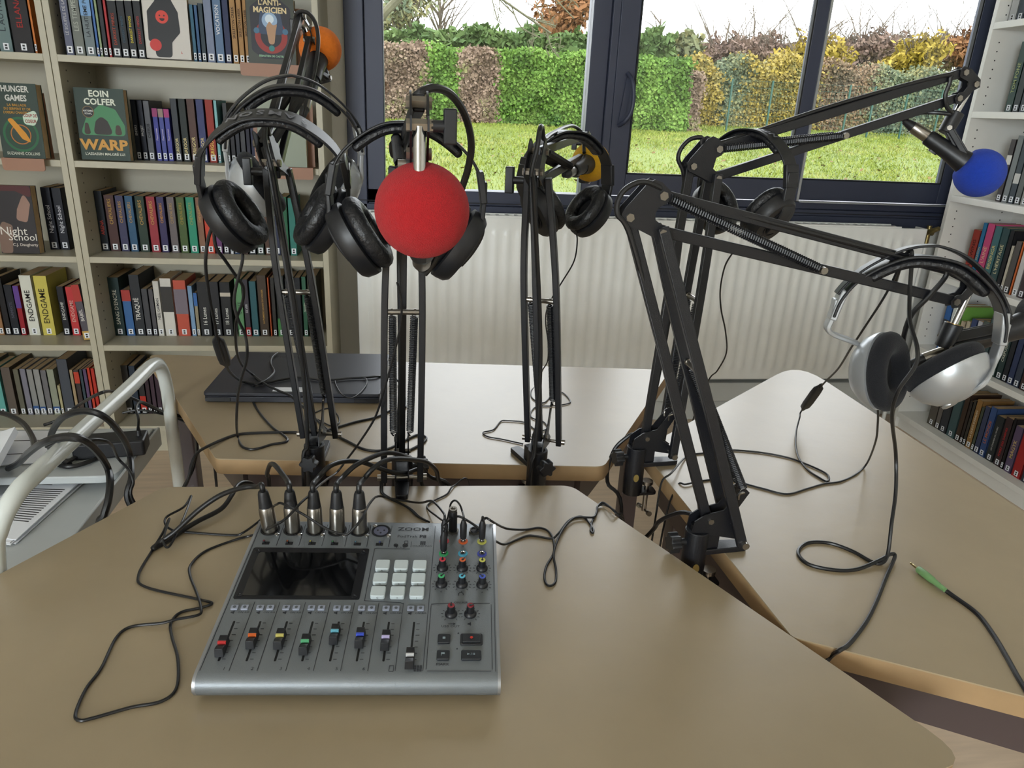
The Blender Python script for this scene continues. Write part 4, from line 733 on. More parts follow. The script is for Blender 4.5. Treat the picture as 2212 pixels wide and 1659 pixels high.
# ================================================================= BOOM ARMS
def boom(label, post, u, jaw, P1, H1, knob, up=(0, 0, 1), lab=None, elbow_knob=0, head_knob=0, rod_dir=(0, 0, -1), rod_len=.05, cable=None, sticker=None):
    post = Vector(post); u = Vector((u[0], u[1], 0)).normalized(); z = Vector((0, 0, 1)); s = z.cross(u).normalized(); up = Vector(up).normalized()
    t = thing('boom_arm', label, 'boom arm', tuple(post), group='desk boom arms')
    jaw = Vector((jaw[0], jaw[1], 0)).normalized(); js = z.cross(jaw)
    # clamp
    ns = [post+Vector((.0165*math.cos(a), .0165*math.sin(a), 0)) for a in np.linspace(0, 2*PI, 24, endpoint=False)]
    cl = MB().lathe([(.0165, -.088), (.0165, 0), (.0115, 0), (.0105, -.01)], 30, Matrix.Translation(post))
    jz = TZ+.0008-post.z
    jp = rpoly([(-.005, -.013), (.062, -.009), (.062, .009), (-.005, .013)], [.002, .006, .006, .002])
    J = Matrix(((jaw.x, js.x, 0, post.x), (jaw.y, js.y, 0, post.y), (0, 0, 1, post.z), (0, 0, 0, 1)))
    cl.prism([(x+.012, y) for x, y in jp], jz, jz+.008, J).prism([(.005, -.010), (.030, -.008), (.030, .008), (.005, .010)], jz+.008, -.002, J)
    cl.prism([(x+.004, y) for x, y in rrect(.05, .026, .008, (.012, 0))], -.088, -.083, J)
    clo = obj('clamp', cl, M_blackm, t, bevel=.001)
    sc = MB().cyl(J @ Vector((.026, 0, -.125)), J @ Vector((.026, 0, -.072)), .0042).cyl(J @ Vector((.026, 0, -.072)), J @ Vector((.026, 0, -.066)), .010)
    obj('clamp_screw', sc, M_nickel, clo)
    obj('tee_handle', MB().cyl(J @ Vector((.026, -.022, -.118)), J @ Vector((.026, .022, -.128)), .0022).cyl(J @ Vector((.026, -.026, -.117)), J @ Vector((.026, -.020, -.1185)), .0045).cyl(J @ Vector((.026, .020, -.1275)), J @ Vector((.026, .026, -.129)), .0045), M_nickel, clo)
    kd = Vector((knob[0], knob[1], 0)).normalized(); kp = post+kd*.014-z*.018
    A = axisM(kp, kd); star = [((.0125+.0022*math.cos(6*a))*math.cos(a), (.0125+.0022*math.cos(6*a))*math.sin(a)) for a in np.linspace(0, 2*PI, 36, endpoint=False)]
    obj('clamp_knob', MB().cyl(kp, kp+kd*.012, .005).prism(star, .012, .026, A), M_black, clo, bevel=.001)
    if sticker is not None:
        sd = Vector((sticker[0], sticker[1], 0)).normalized(); A = axisM(post+sd*.0160-z*.052, sd)
        obj('sticker', MB().prism([(.0045*math.cos(a), .007*math.sin(a)) for a in np.linspace(0, 2*PI, 24, endpoint=False)], 0, .0012, A), M_gold, clo)
    # base bracket
    A_ = post+u*.012+z*.018; B_ = post+u*.054-z*.006; HK = post+u*.052+z*.062
    br = MB().cyl(post-z*.004, post+z*.008, .0095)
    for sg in (-1, 1):
        W = Matrix(((u.x, s.x, 0, post.x), (u.y, s.y, 0, post.y), (0, 0, 1, post.z), (0, 0, 0, 1))) @ Matrix.Translation((0, sg*.0095, 0)) @ Matrix.Rotation(PI/2, 4, 'X')
        br.prism([(-.012, .002), (.058, -.012), (.062, -.002), (.04, .014), (.046, .034), (.060, .060), (.054, .066), (.047, .062), (.028, .034), (.004, .028), (-.010, .018)], -.001, .001, W)
    br.span((-.012, -.0095, .0), (.05, .0095, .002), Matrix(((u.x, s.x, 0, post.x), (u.y, s.y, 0, post.y), (0, 0, 1, post.z), (0, 0, 0, 1))))
    obj('base_bracket', br, M_blackm, t)
    obj('bolt', MB().cyl(A_-s*.013, A_+s*.013, .0042, n=6), M_nickel, t)
    obj('axle', MB().tube([B_-s*.037, B_-s*.031, B_-s*.0309, B_+s*.0309, B_+s*.031, B_+s*.037], .005, 10, rs=[.005, .005, .0032, .0032, .005, .005]), M_nickel, t)
    P1 = Vector(P1); P2 = P1+u*.040-z*.016; P3 = P2-u*.002+up*.042; H1 = Vector(H1); H2 = H1-up*.038; H3 = H1+u*.024-up*.016
    bw, bh = .0092, .0135
    obj('lower_bar', MB().beam(A_-z*.006, P1+z*.004, bw, bh, s), M_blackm, t, bevel=.0012)
    mids = []
    for sg in (-1, 1):
        q0 = B_+s*sg*.027-z*.006; q1 = B_+(P2-B_)*.45+s*sg*.0265; q2 = B_+(P2-B_)*.72+s*sg*.024; q3 = P2+s*sg*.0155+z*.006
        pts = spl([q0, q1, q2, q3], 4); b_ = MB()
        secs = []
        for k_ in range(len(pts)):
            d_ = (pts[min(k_+1, len(pts)-1)]-pts[max(k_-1, 0)]).normalized(); sd_ = (s-d_*s.dot(d_)).normalized(); u_ = sd_.cross(d_)
            secs.append([pts[k_]+sd_*a_*bw/2+u_*c_*bh/2 for a_, c_ in ((-1, -1), (1, -1), (1, 1), (-1, 1))])
        b_.strip(secs)
        obj('lower_bar', b_, M_blackm, t, bevel=.0012)
    R0 = B_+(P2-B_)*.58
    obj('spring_rod', MB().cyl(R0-s*.026, R0+s*.026, .0040).cyl(R0-s*.0175, R0-s*.0145, .0050).cyl(R0+s*.0145, R0+s*.0175, .0050), M_nickel, t)
    def spring(a, b, r=.0048, turns=66, m=M_blackm):
        d = b-a; L = d.length; dn = d.normalized(); e1 = dn.orthogonal().normalized(); e2 = dn.cross(e1); pts = [a]; i0 = L*.035; LL = L-2*i0
        N = turns*7
        for k in range(N+1): th = 2*PI*k/7; pts.append(a+dn*(i0+LL*k/N)+e1*math.cos(th)*r+e2*math.sin(th)*r)
        pts.append(b); obj('spring', MB().tube(pts, .0012, 4), m, t)
    for sg in (-1, 1): spring(R0+s*sg*.015, HK+s*sg*.012)
    hk = MB()
    for sg in (-1, 1): hk.tube(spl([HK+s*sg*.012, HK+s*sg*.0100-u*.006-z*.004, post+u*.046+z*.05+s*sg*.0095]), .0018, 6)
    obj('spring_hook', hk, M_nickel, t)
    # elbow plates
    wz = up
    def plate(pts3, c, hs):
        n = len(pts3); b_ = MB()
        for sg in (-1, 1):
            o_ = s*sg*hs
            vs = [p+o_-s*.0008 for p in pts3]+[p+o_+s*.0008 for p in pts3]
            b_.add(vs, [tuple(range(n-1, -1, -1)), tuple(range(n, 2*n))]+[(i, (i+1) % n, n+(i+1) % n, n+i) for i in range(n)])
        return b_
    def outline(K_, r=.010):
        # rounded hull around pivots given as list in order
        out = []; c = sum(K_, Vector())/len(K_)
        n = len(K_)
        for i, p in enumerate(K_):
            a = (p-c).normalized(); side_ = a.cross(s)
            for th in (-.9, -.45, 0, .45, .9): out.append(p+a*math.cos(th)*r+side_*math.sin(th)*r)
        return out
    ell = [P1+u*a_+up*b_ for a_, b_ in ((-.009, -.003), (-.0098, .004), (-.006, .011), (.018, .040), (.026, .044), (.035, .041), (.047, .031), (.0485, .024), (.043, .017), (.035, .013), (.0305, .006), (.0315, -.002), (.038, -.0065), (.047, -.009), (.050, -.016), (.046, -.024), (.038, -.026), (.030, -.022), (.012, -.014), (.003, -.0105), (-.005, -.008))]
    eb = plate(ell, None, .0105); eb.beam(P1+u*.012+z*.002, P3-u*.012-z*.004, .021, .0016, s)
    obj('elbow_bracket', eb, M_blackm, t)
    for q_, l_, r_ in ((P1, .0145, .0052), (P2, .021, .0046), (P3, .0145, .0055)): obj('bolt', MB().cyl(q_-s*l_, q_+s*l_, r_, n=6), M_nickel, t)
    if elbow_knob:
        e = P2+s*elbow_knob*.0135; obj('friction_knob', MB().cyl(e, e+s*elbow_knob*.030, .0055).prism(rrect(.012, .038, .002), .022, .034, axisM(e, s*elbow_knob)), M_black, t, bevel=.001)
    obj('upper_bar', MB().beam(P3-(H1-P3).normalized()*.006, H1, bw, bh, s), M_blackm, t, bevel=.0012)
    obj('upper_bar', MB().beam(P2-(H2-P2).normalized()*.006, H2, bw, bh, s), M_blackm, t, bevel=.0012)
    R1 = P2+(H2-P2)*.52; obj('spring_rod', MB().cyl(R1-s*.013, R1+s*.013, .0048, n=10), M_nickel, t)
    for sg in (-1, 1): spring(P3+s*sg*.0105, R1+s*sg*.0105, .0055)
    # head bracket
    hb = [H1+up*.009-u*.004, H1+up*.006+u*.010, H3+up*.007+u*.007, H3+u*.009-up*.004, H3-up*.010-u*.002, H2-up*.008+u*.006, H2-up*.009-u*.003, H2-u*.008, H2+up*.008-u*.002, (H1+H2)/2+u*.006-up*.009, (H1+H2)/2+u*.011-up*.001, (H1+H2)/2+u*.010+up*.006, H1-up*.010+u*.002, H1-up*.006-u*.008, H1+up*.003-u*.009]
    obj('head_bracket', plate(hb, None, .0065), M_blackm, t)
    for q_ in (H1, H2, H3): obj('bolt', MB().cyl(q_-s*.010, q_+s*.010, .0050, n=6), M_nickel, t)
    rd = Vector(rod_dir).normalized(); R2 = H3+rd*rod_len
    obj('thread_rod', MB().cyl(H3, R2, .0048), M_chrome, t)
    if head_knob:
        e = H3+s*head_knob*.008; obj('head_knob', MB().cyl(e, e+s*head_knob*.012, .0045).prism(rrect(.009, .026, .002), .010, .020, axisM(e, s*head_knob)), M_black, t, bevel=.001)
    if cable:
        obj('arm_cable', MB().tube(spl(cable, 7), .0034, 9), M_cable, t)
    return dict(t=t, P1=P1, P2=P2, P3=P3, H1=H1, H2=H2, H3=H3, R2=R2, s=s, u=u)
def clip(arm, R2, M0, axis, drop=.03):
    """swivel block at the rod end and a C-shaped holder round the mic"""
    R2 = Vector(R2); M0 = Vector(M0); ax = Vector(axis).normalized(); t = arm['t']
    d = (M0-R2); dn = d.normalized()
    rd = (R2-arm['H3']).normalized(); b_ = MB().cyl(R2-rd*.004, R2+rd*drop, .0125, .0115)
    obj('brass_insert', MB().cyl(R2-rd*.0045, R2-rd*.002, .0095), mat('brass_thread', (190, 150, 80), .3, .9), t); R2 = R2+rd*(drop-.008); d = (M0-R2); dn = d.normalized()
    sd = dn.cross(ax).normalized()
    b_.beam(R2-dn*.004, M0-dn*.012, .016, .014, sd).beam(R2+dn*.004, M0-dn*.010, .025, .008, sd)
    o = obj('mic_clip', b_, M_black, t, bevel=.001)
    A = axisM(M0-ax*.022, ax); pts = []
    n = 22; ri, ro = .0125, .0152; e = (A.inverted() @ (M0-dn*1.0)) ; a0 = math.atan2(e.y, e.x)
    vs = []
    c_ = MB(); secs = []
    for k in range(n+1):
        a = a0+(-1+2*k/n)*2.35
        secs.append([A @ Vector((r*math.cos(a), r*math.sin(a), zz)) for r, zz in ((ri, 0), (ro, 0), (ro, .045), (ri, .045))])
    c_.strip(secs); obj('clip_jaw', c_, M_black, o)
    obj('clip_bolt', MB().cyl(R2-sd*.0145, R2+sd*.0145, .0042, n=6), M_nickel, o)
def mic(label, fcolor, cname, Fc, End, cable_path, cable_label, r=.038, foam_on=True):
    Fc = Vector(Fc); End = Vector(End); ax = (Fc-End).normalized(); L = (Fc-End).length; s_ = L/.225
    t = thing('microphone', label, 'microphone', tuple(Fc), group='microphones on the boom arms')
    A = axisM(End, ax)
    obj('handle', MB().lathe([(.0110, .070*s_), (.0122, .074*s_), (.0125, .085*s_), (.0135, .13*s_), (.0165, .165*s_), (.0185, .185*s_), (.0190, .200*s_)], 28, A), M_black, t)
    obj('switch', MB().prism(rrect(.008, .022*s_, .003, (0, .105*s_)), -.0150, -.0115, A @ Matrix.Rotation(PI/2, 4, 'X') @ Matrix.Scale(-1, 4, (0, 0, 1))), M_black, t)
    prf = [(.0185, -.030)]+[(r*math.cos(a), r*math.sin(a)*1.0) for a in np.linspace(-.88, PI/2-.02, 22)]
    obj('foam_windscreen', MB().lathe(prf, 48, axisM(Fc, ax)), foam('foam_'+cname, fcolor), t, angle=80)
    c = thing('microphone_cable', cable_label, 'cable', tuple(End))
    obj('connector_shell', MB().lathe([(.0090, .028*s_), (.0095, .031*s_), (.0095, .070*s_), (.0088, .073*s_)], 26, A), M_nickel, c)
    obj('strain_boot', MB().lathe([(.0042, 0), (.0052, .002), (.0082, .028*s_), (.0088, .031*s_)], 24, A), M_rubber, c)
    if cable_path: cable_tube('cable', [A @ Vector((0, 0, .008)), A @ Vector((0, 0, -.006))]+cable_path, .0034, c, n=10)
    return t, A, ax, s_
# arm 2: red, clamped to the mixer table, reaching to the camera
a2 = boom('black boom arm with red microphone, clamped behind the mixer, folded toward the viewer', (-.018, 1.052, TZ+.035), (.01, -1), (0, -1), at(874, 338, 1.03), at(905, 222, .612), (1, .3), head_knob=1, elbow_knob=0,
          rod_dir=(.0, .05, -1), rod_len=.062, cable=[Vector((-.03, 1.07, .55)), Vector((-.028, 1.068, .74)), Vector((-.02, 1.062, .9)), Vector((-.02, 1.06, 1.1)), at(862, 360, 1.07), at(848, 335, 1.06), at(846, 312, 1.03), at(858, 306, 1.0), at(868, 325, .97), at(880, 300, .85), at(893, 225, .68), at(900, 206, .63), at(935, 190, .64), at(975, 205, .66), at(1005, 250, .68), at(1018, 310, .70), at(1012, 360, .71), at(1000, 400, .72), at(975, 470, .74), at(940, 560, .76), at(917, 592, .765)])
t, A, ax, s_ = mic('red foam-covered microphone pointing at the viewer, in front of the middle headphones', (176, 18, 26), 'red', at(912, 455, .605), at(911, 580, .765), None, 'silver plug on the rear of the red microphone')
clip(a2, a2['R2'], A @ Vector((0, 0, .11)), ax)
# arm 1: orange
a1 = boom('black boom arm with orange microphone, clamped to the back table beside the laptop', (-.160, 1.106, TZ+.035), (.04, 1), (.12, 1), at(584, 352, 1.095), at(648, 36, 1.46), (-.15, -1), up=(-.36, -.05, .93), elbow_knob=1, head_knob=1,
          rod_dir=(.32, .05, -1), rod_len=.065, cable=[Vector((-.18, 1.085, .55)), at(655, 1000, 1.075), at(664, 950, 1.08), Vector((-.17, 1.09, .95)), at(596, 420, 1.06), at(585, 360, 1.05), at(572, 300, 1.06), at(576, 255, 1.08), at(582, 290, 1.12), at(600, 230, 1.2), at(628, 110, 1.36), at(637, 45, 1.44), at(645, 26, 1.45), at(668, 30, 1.44), at(684, 58, 1.42), at(687, 100, 1.40), at(678, 160, 1.37), at(662, 215, 1.35), at(653, 248, 1.345)])
t, A, ax, s_ = mic('orange foam-covered microphone beside the window frame, highest of all', (232, 120, 20), 'orange', at(692, 106, 1.50), at(652, 256, 1.36), None, 'silver plug on the rear of the orange microphone')
clip(a1, a1['R2'], A @ Vector((0, 0, .12)), ax)
# arm 3: yellow
a3 = boom('black boom arm with yellow microphone, clamped to the back table at centre', (.203, 1.074, TZ+.035), (.34, .94), (-.4, .92), at(1151, 372, 1.05), at(1264, 292, 1.46), (.3, -1), elbow_knob=1, head_knob=1,
          rod_dir=(.05, .1, -1), rod_len=.045, cable=[Vector((.185, 1.05, .55)), at(1146, 1020, 1.045), at(1156, 965, 1.05), Vector((.195, 1.06, .95)), at(1153, 420, 1.02), at(1148, 375, 1.01), at(1160, 320, 1.01), at(1166, 280, 1.02), at(1171, 275, 1.04), at(1175, 300, 1.07), at(1190, 290, 1.15), at(1220, 275, 1.35), at(1240, 273, 1.44), at(1258, 290, 1.46), at(1262, 330, 1.42)])
t, A, ax, s_ = mic('yellow foam-covered microphone in front of the lawn at the centre', (232, 178, 30), 'yellow', at(1276, 350, 1.45), at(1218, 378, 1.31), None, 'silver plug on the rear of the yellow microphone', r=.037)
clip(a3, a3['R2'], A @ Vector((0, 0, .12)), ax)
# arm 4: blue
a4 = boom('black boom arm with blue microphone, clamped to the corner of the right table', tuple(onz(1376, 964, TZ+.035)), (1, .06), (1, .05), at(1491, 358, 1.115), at(2078, 157, 1.16), (-1, -.15), sticker=(-.05, -1),
          rod_dir=(-.38, -.02, -1), rod_len=.05, cable=[Vector((.31, .98, .35)), at(1342, 1120, 1.08), at(1312, 1040, 1.11), at(1325, 975, 1.11), at(1360, 940, 1.11), at(1400, 915, 1.11), at(1460, 600, 1.125), at(1478, 400, 1.12), at(1465, 340, 1.12), at(1485, 305, 1.12), at(1515, 297, 1.12), at(1545, 312, 1.12), at(1800, 228, 1.14), at(2030, 165, 1.15), at(2052, 172, 1.15), at(2042, 205, 1.15), at(2045, 230, 1.15), at(2055, 245, 1.15), at(2020, 243, 1.16), at(1985, 244, 1.175), at(1960, 252, 1.185), at(1950, 262, 1.19)])
t, A, ax, s_ = mic('blue foam-covered microphone hanging beside the white bookcase', (18, 62, 178), 'blue', at(2116, 374, 1.13), at(1952, 260, 1.19), None, 'silver plug on the rear of the blue microphone')
clip(a4, a4['R2'], A @ Vector((0, 0, .13)), ax)
# arm 5
a5 = boom('black boom arm nearest the right, stretched low over the right table', tuple(onz(1507, 1143, TZ+.035)), (1, 0), (1, .05), at(1355, 467, .86), at(2073, 589, .88), (-1, -.1), sticker=(-.1, -1),
          rod_dir=(-.22, 0, -1), rod_len=.06, cable=[Vector((.25, .95, .2)), Vector((.27, .945, .58)), at(1398, 1158, .94), at(1425, 1126, .92), at(1470, 1107, .88), at(1510, 1108, .85), at(1500, 1040, .85), at(1440, 800, .852), at(1365, 520, .85), at(1333, 460, .85), at(1345, 415, .85), at(1385, 393, .85), at(1425, 405, .85), at(1445, 425, .86), at(1700, 490, .865), at(2000, 570, .87), at(2045, 588, .87), at(2010, 636, .87), at(1971, 677, .88), at(1954, 719, .89), at(1950, 760, .90), at(1955, 788, .90)])
t, A, ax, s_ = mic('black microphone at the right edge, held low beside the silver headphones', (30, 30, 34), 'black', at(2262, 684, .875), at(1958, 790, .90), None, 'silver plug on the microphone behind the silver headphones')
clip(a5, a5['R2'], A @ Vector((0, 0, .155)), ax)
# ================================================================= HEADPHONES
def headphones(label, pos, yaw, kind='black', sc=1.0, roll=0.0, openness=0.0, pitch=0.0, mirror=1, tilts=(33, 33), swivel=0.0, inset_=0.0):
    t = thing('headphones', label, 'headphones', pos, yaw, 'headphones hanging on the boom arms')
    t.rotation_euler = (pitch, roll, yaw); t.scale = (sc,)*3
    op = openness
    prof = [(0, .0), (.030, -.004), (.058, -.020), (.079, -.040), (.0915+op*.3, -.064), (.0955+op*.7, -.086)]
    pts = [(-x, z) for x, z in reversed(prof[1:])]+prof
    cv = [Vector((x, 0, z)) for x, z in pts]; cs = spl(cv, 6)
    def band(cs, w_, th, ydir=0, off=0.0):
        b = MB(); secs = []
        n = len(cs)
        for i, p in enumerate(cs):
            d = (cs[min(i+1, n-1)]-cs[max(i-1, 0)]).normalized(); nrm = Vector((-d.z, 0, d.x)); ww = w_(i/(n-1)) if callable(w_) else w_
            p = p+nrm*off
            secs.append([p+nrm*th/2+Vector((0, -ww/2, 0)), p+nrm*th/2+Vector((0, ww/2, 0)), p-nrm*th/2+Vector((0, ww/2, 0)), p-nrm*th/2+Vector((0, -ww/2, 0))])
        return b.strip(secs)
    silver = kind == 'silver'
    hb = obj('headband', band(cs, lambda q_: .038-.006*abs(2*q_-1), .0035), M_black, t, local=True, bevel=.0012)
    n = len(cs); sub = cs[int(n*.26):int(n*.74)+1]
    obj('headband_pad', band(sub, .028, .011, off=-.0075), M_leather, t, local=True, bevel=.004)
    if silver: obj('outer_band', band([Vector((c.x*1.04, 0, c.z+.010*max(0, 1-abs(c.x)/.08)+.001)) for c in cs[int(n*.12):int(n*.88)+1]], .024, .003, off=.003), M_black, t, local=True, bevel=.001)
    else:
        # maker letters in relief along the band crown
        lt = MB(); word = 'SAMSON'
        for i, ch in enumerate(word):
            xx = (-.045+i*.018)*mirror; zz = -xx*xx*4.9+.0030
            M_ = Matrix.Translation((xx, 0, zz)) @ Matrix.Rotation(math.atan(9.2*xx), 4, 'Y') @ (Matrix.Rotation(PI, 4, 'Z') if mirror < 0 else Matrix.Identity(4))
            b_ = text(ch, .022, M_, .02, sx=1.0); lt.add(b_.v, b_.f)
        obj('band_lettering', lt, mat('letter_grey', (96, 98, 108), .3), t, local=True, smooth=False)
    for sg in (-1, 1):
        tiltc = math.radians(tilts[sg > 0]); e = Vector((sg*(.0955+op*.7), 0, -.086)); c = Vector((sg*(.0955+op*.7-.026*math.cos(tiltc)-.034*math.sin(tiltc)+.001), 0, -.106-.040*math.cos(tiltc)))
        ax = Vector((-sg*math.cos(tiltc), 0, math.sin(tiltc)))       # from shell to ear pad (inward, up)
        dn = Vector((-sg*math.sin(tiltc), 0, -math.cos(tiltc)))      # down along the cup
        c.x -= sg*(inset_[sg > 0] if inset_ else 0); yv = Vector((0, 1, 0))
        if swivel:
            Rz = Matrix.Rotation(swivel, 3, 'Z'); ax = Rz @ ax; dn = Rz @ dn; yv = Rz @ yv
        # yoke
        yb = MB(); yw = .030 if not silver else .024
        ys = spl([e+Vector((0, 0, .022)), e, e+Vector((-sg*.001, 0, -.02)), c-ax*.026-dn*.030, c-ax*.029-dn*.005, c-ax*.027+dn*.018], 5)
        secs = []
        for i, p in enumerate(ys):
            d = (ys[min(i+1, len(ys)-1)]-ys[max(i-1, 0)]).normalized(); nr = Vector((-d.z, 0, d.x)); wv = yw*(1-.25*abs(i/len(ys)-.3))
            secs.append([p+nr*.003+Vector((0, -wv/2, 0)), p+nr*.003+Vector((0, wv/2, 0)), p-nr*.003+Vector((0, wv/2, 0)), p-nr*.003+Vector((0, -wv/2, 0))])
        yb.strip(secs); obj('yoke', yb, M_silver if silver else M_black, t, local=True, bevel=.0015)
        obj('size_slider', band([e+Vector((-sg*.0068, 0, .034)), e+Vector((-sg*.0032, 0, .016)), e+Vector((0, 0, -.004))], yw+.004, .0085), M_silver if silver else M_black, t, local=True, bevel=.0015)
        # frame of cup: local z = ax, local x = along dn (long axis), y
        Mx = Matrix(((dn.x, yv.x, ax.x, c.x), (dn.y, yv.y, ax.y, c.y), (dn.z, yv.z, ax.z, c.z), (0, 0, 0, 1)))
        SC = Matrix.Diagonal((1.14, .98, 1, 1))
        if silver:
            cup = MB().lathe([(.0012, -.036), (.014, -.034), (.027, -.028), (.037, -.017), (.0425, -.004), (.0430, .000), (.038, .002)], 36, Mx @ SC)
            co = obj('ear_cup', cup, M_silver, t, local=True)
            obj('cup_badge', MB().lathe([(.010, -.0372), (.0095, -.040), (.007, -.041), (.001, -.041)], 24, Mx @ Matrix.Translation((.018, 0, .006))), M_steel, co, local=True)
            obj('vent', MB().prism(rrect(.012, .006, .002, (-.018, .018)), -.030, -.022, Mx), M_black, co, local=True)
        else:
            cup = MB().lathe([(.030, -.026), (.039, -.0245), (.0425, -.020), (.0440, -.010), (.0440, -.003), (.040, -.001)], 36, Mx @ SC)
            co = obj('ear_cup', cup, M_black, t, local=True)
            rg = MB()
            for r_ in (.010, .016, .022): rg.lathe([(r_, -.0262), (r_, -.0275), (r_+.002, -.0275), (r_+.002, -.0262)], 30, Mx @ SC)
            rg.cyl(Mx @ Vector((0, 0, -.0262)), Mx @ Vector((0, 0, -.0278)), .004); obj('cup_emblem', rg, M_black, co, local=True)
        R_, r_ = .0310, .0122
        tr = MB(); NN = 40; nn = 14; vs = []
        for i in range(NN):
            a = 2*PI*i/NN
            for j in range(nn):
                b2 = 2*PI*j/nn; rr = R_+r_*1.05*math.cos(b2); vs.append(Mx @ SC @ Vector((rr*math.cos(a), rr*math.sin(a), .009+r_*math.sin(b2)*1.0)))
        tr.add(vs, [(i*nn+j, ((i+1) % NN)*nn+j, ((i+1) % NN)*nn+(j+1) % nn, i*nn+(j+1) % nn) for i in range(NN) for j in range(nn)])
        obj('ear_pad', tr, M_velour if silver else M_leather, t, local=True)
        obj('driver_cover', MB().lathe([(.030, .001), (.030, .003), (.012, .0045), (.001, .005)], 30, Mx @ SC), mat('driver_cloth', (14, 15, 18), .95), t, local=True)
    return t
HPL = '%s headphones %s'
headphones('black headphones hanging on the left elbow joint, in front of the silver pair', tuple(at(579, 247, 1.0)), .05, sc=.985, mirror=-1, pitch=.30)
headphones('silver and black headphones hanging behind the black pair on the left', tuple(at(630, 186, 1.20)), .22, 'silver', sc=1.05, pitch=.1)
headphones('black headphones half hidden behind the red microphone', tuple(at(882, 264, .965)), -.03, sc=1.02, mirror=-1, roll=.02)
headphones('small black headphones hanging on the centre arm below the yellow microphone', tuple(at(1236, 284, 1.22)), .38, sc=.88, mirror=-1, roll=.06, inset_=(.014, .0))
headphones('black headphones seen side-on, hanging on the arm of the blue microphone', tuple(at(1626, 280, 1.13)), -1.08, sc=.87, mirror=1)
headphones('silver headphones with black velour pads at the right end', tuple(at(2016, 556, .86)), -.38, 'silver', sc=1.08, roll=.05, openness=.0, tilts=(12, 42), pitch=-.1, swivel=-.68, inset_=(.040, .004))
# ------------------------------------------------------------ free cables
def fcable(label, path, r=.0024, name='headphone_cable', group=None, loc=None):
    t = thing(name, label, 'cable', tuple(loc or path[0]), group=group); cable_tube('cable', path, r, t); return t
def vol(t, p, q, r=.0095):
    p = Vector(p); q = Vector(q); d = q-p; A = axisM(p, d, (0, 1, 0)); L = d.length
    b = MB(); secs = []
    for f, s_ in ((0, .3), (.06, .45), (.14, .9), (.3, 1), (.7, 1), (.86, .9), (.94, .45), (1, .3)):
        secs.append([A @ Vector((x*s_, y*s_, f*L)) for x, y in rrect(r*2, r*1.1, r*.4)])
    b.strip(secs); o = obj('volume_control', b, M_rubber, t); return o
t = fcable('black headphone cable with inline volume control dangling over the laptop', [at(459, 488, 1.03), at(449, 520, 1.03), at(444, 570, 1.03), at(452, 640, 1.05), at(464, 700, 1.08), at(470, 732, 1.10), at(488, 786, 1.16), at(501, 808, 1.25), Z(522, 823, .03), Z(552, 829, .026), Z(577, 827, .025), Z(608, 820, .025), Z(650, 815, .025), Z(701, 821, .025), Z(754, 817, .025), Z(795, 815, .025), Z(818, 813, .024), Z(850, 815, .01), Z(870, 840, .004), Z(876, 880, .002)])
vol(t, at(468, 726, 1.10), at(490, 792, 1.17))
fcable('black headphone cable drooping from the left headphones to the back table edge', [at(462, 490, 1.03), at(466, 532, 1.03), at(486, 562, 1.04), at(511, 598, 1.06), at(526, 622, 1.08), at(524, 653, 1.1), at(514, 679, 1.12), at(509, 709, 1.14), at(511, 755, 1.2), at(521, 785, 1.28), Z(542, 806, .03), Z(572, 829, .03), Z(602, 844, .027), Z(630, 857, .024), Z(668, 892, .004), Z(694, 917), Z(716, 935), Z(754, 955), Z(785, 970), Z(815, 974), Z(843, 968), Z(868, 955), Z(901, 940), Z(920, 945), Z(912, 958), Z(880, 975)], r=.0024)
fcable('black headphone cable hanging in a long loop left of the boom arm', [at(519, 531, 1.05), at(524, 560, 1.04), at(509, 623, 1.04), at(506, 658, 1.04), at(514, 689, 1.04), at(529, 722, 1.05), at(534, 755, 1.05), at(531, 785, 1.06), at(522, 815, 1.07), at(514, 855, 1.09), at(511, 905, 1.12), Z(513, 940, .004), Z(521, 962), Z(537, 970), Z(557, 969), Z(587, 960), Z(613, 956), Z(621, 950), Z(611, 939), Z(587, 922), Z(557, 887), Z(543, 856), Z(544, 839, .01), Z(552, 831, .028), Z(572, 823, .03), Z(587, 811, .03), Z(592, 801, .028), Z(585, 786, .026), Z(588, 772, .026), Z(600, 762, .026)], r=.0022)
fcable('black cable crossing the back table and dropping over its left edge', [Vector((-.44, 1.10, .35)), Vector((-.42, 1.12, .6)), at(403, 1044, 1.12), at(413, 1006, 1.13), at(425, 980, 1.145), Z(451, 963, .005), Z(501, 942), Z(542, 936), Z(628, 934), Z(678, 936), Z(716, 927), Z(767, 912), Z(810, 902), Z(843, 887)], r=.0026, name='audio_cable')
fcable('thin cable bent in a small loop behind the left boom arm', [Z(672, 895), Z(709, 882), Z(729, 897), Z(732, 913), Z(716, 920), Z(690, 908), Z(670, 900)], r=.0013, name='thin_cable')
fcable('thin grey wire coiled on the laptop lid', [Z(795, 816, .024), Z(775, 817, .024), Z(730, 821, .024), Z(724, 826, .024), Z(731, 842, .024), Z(740, 853, .024), Z(757, 860, .0235), Z(775, 851, .0235), Z(790, 833, .024), Z(792, 820, .026), Z(781, 815, .026), Z(760, 816, .026)], r=.0012, name='thin_cable')
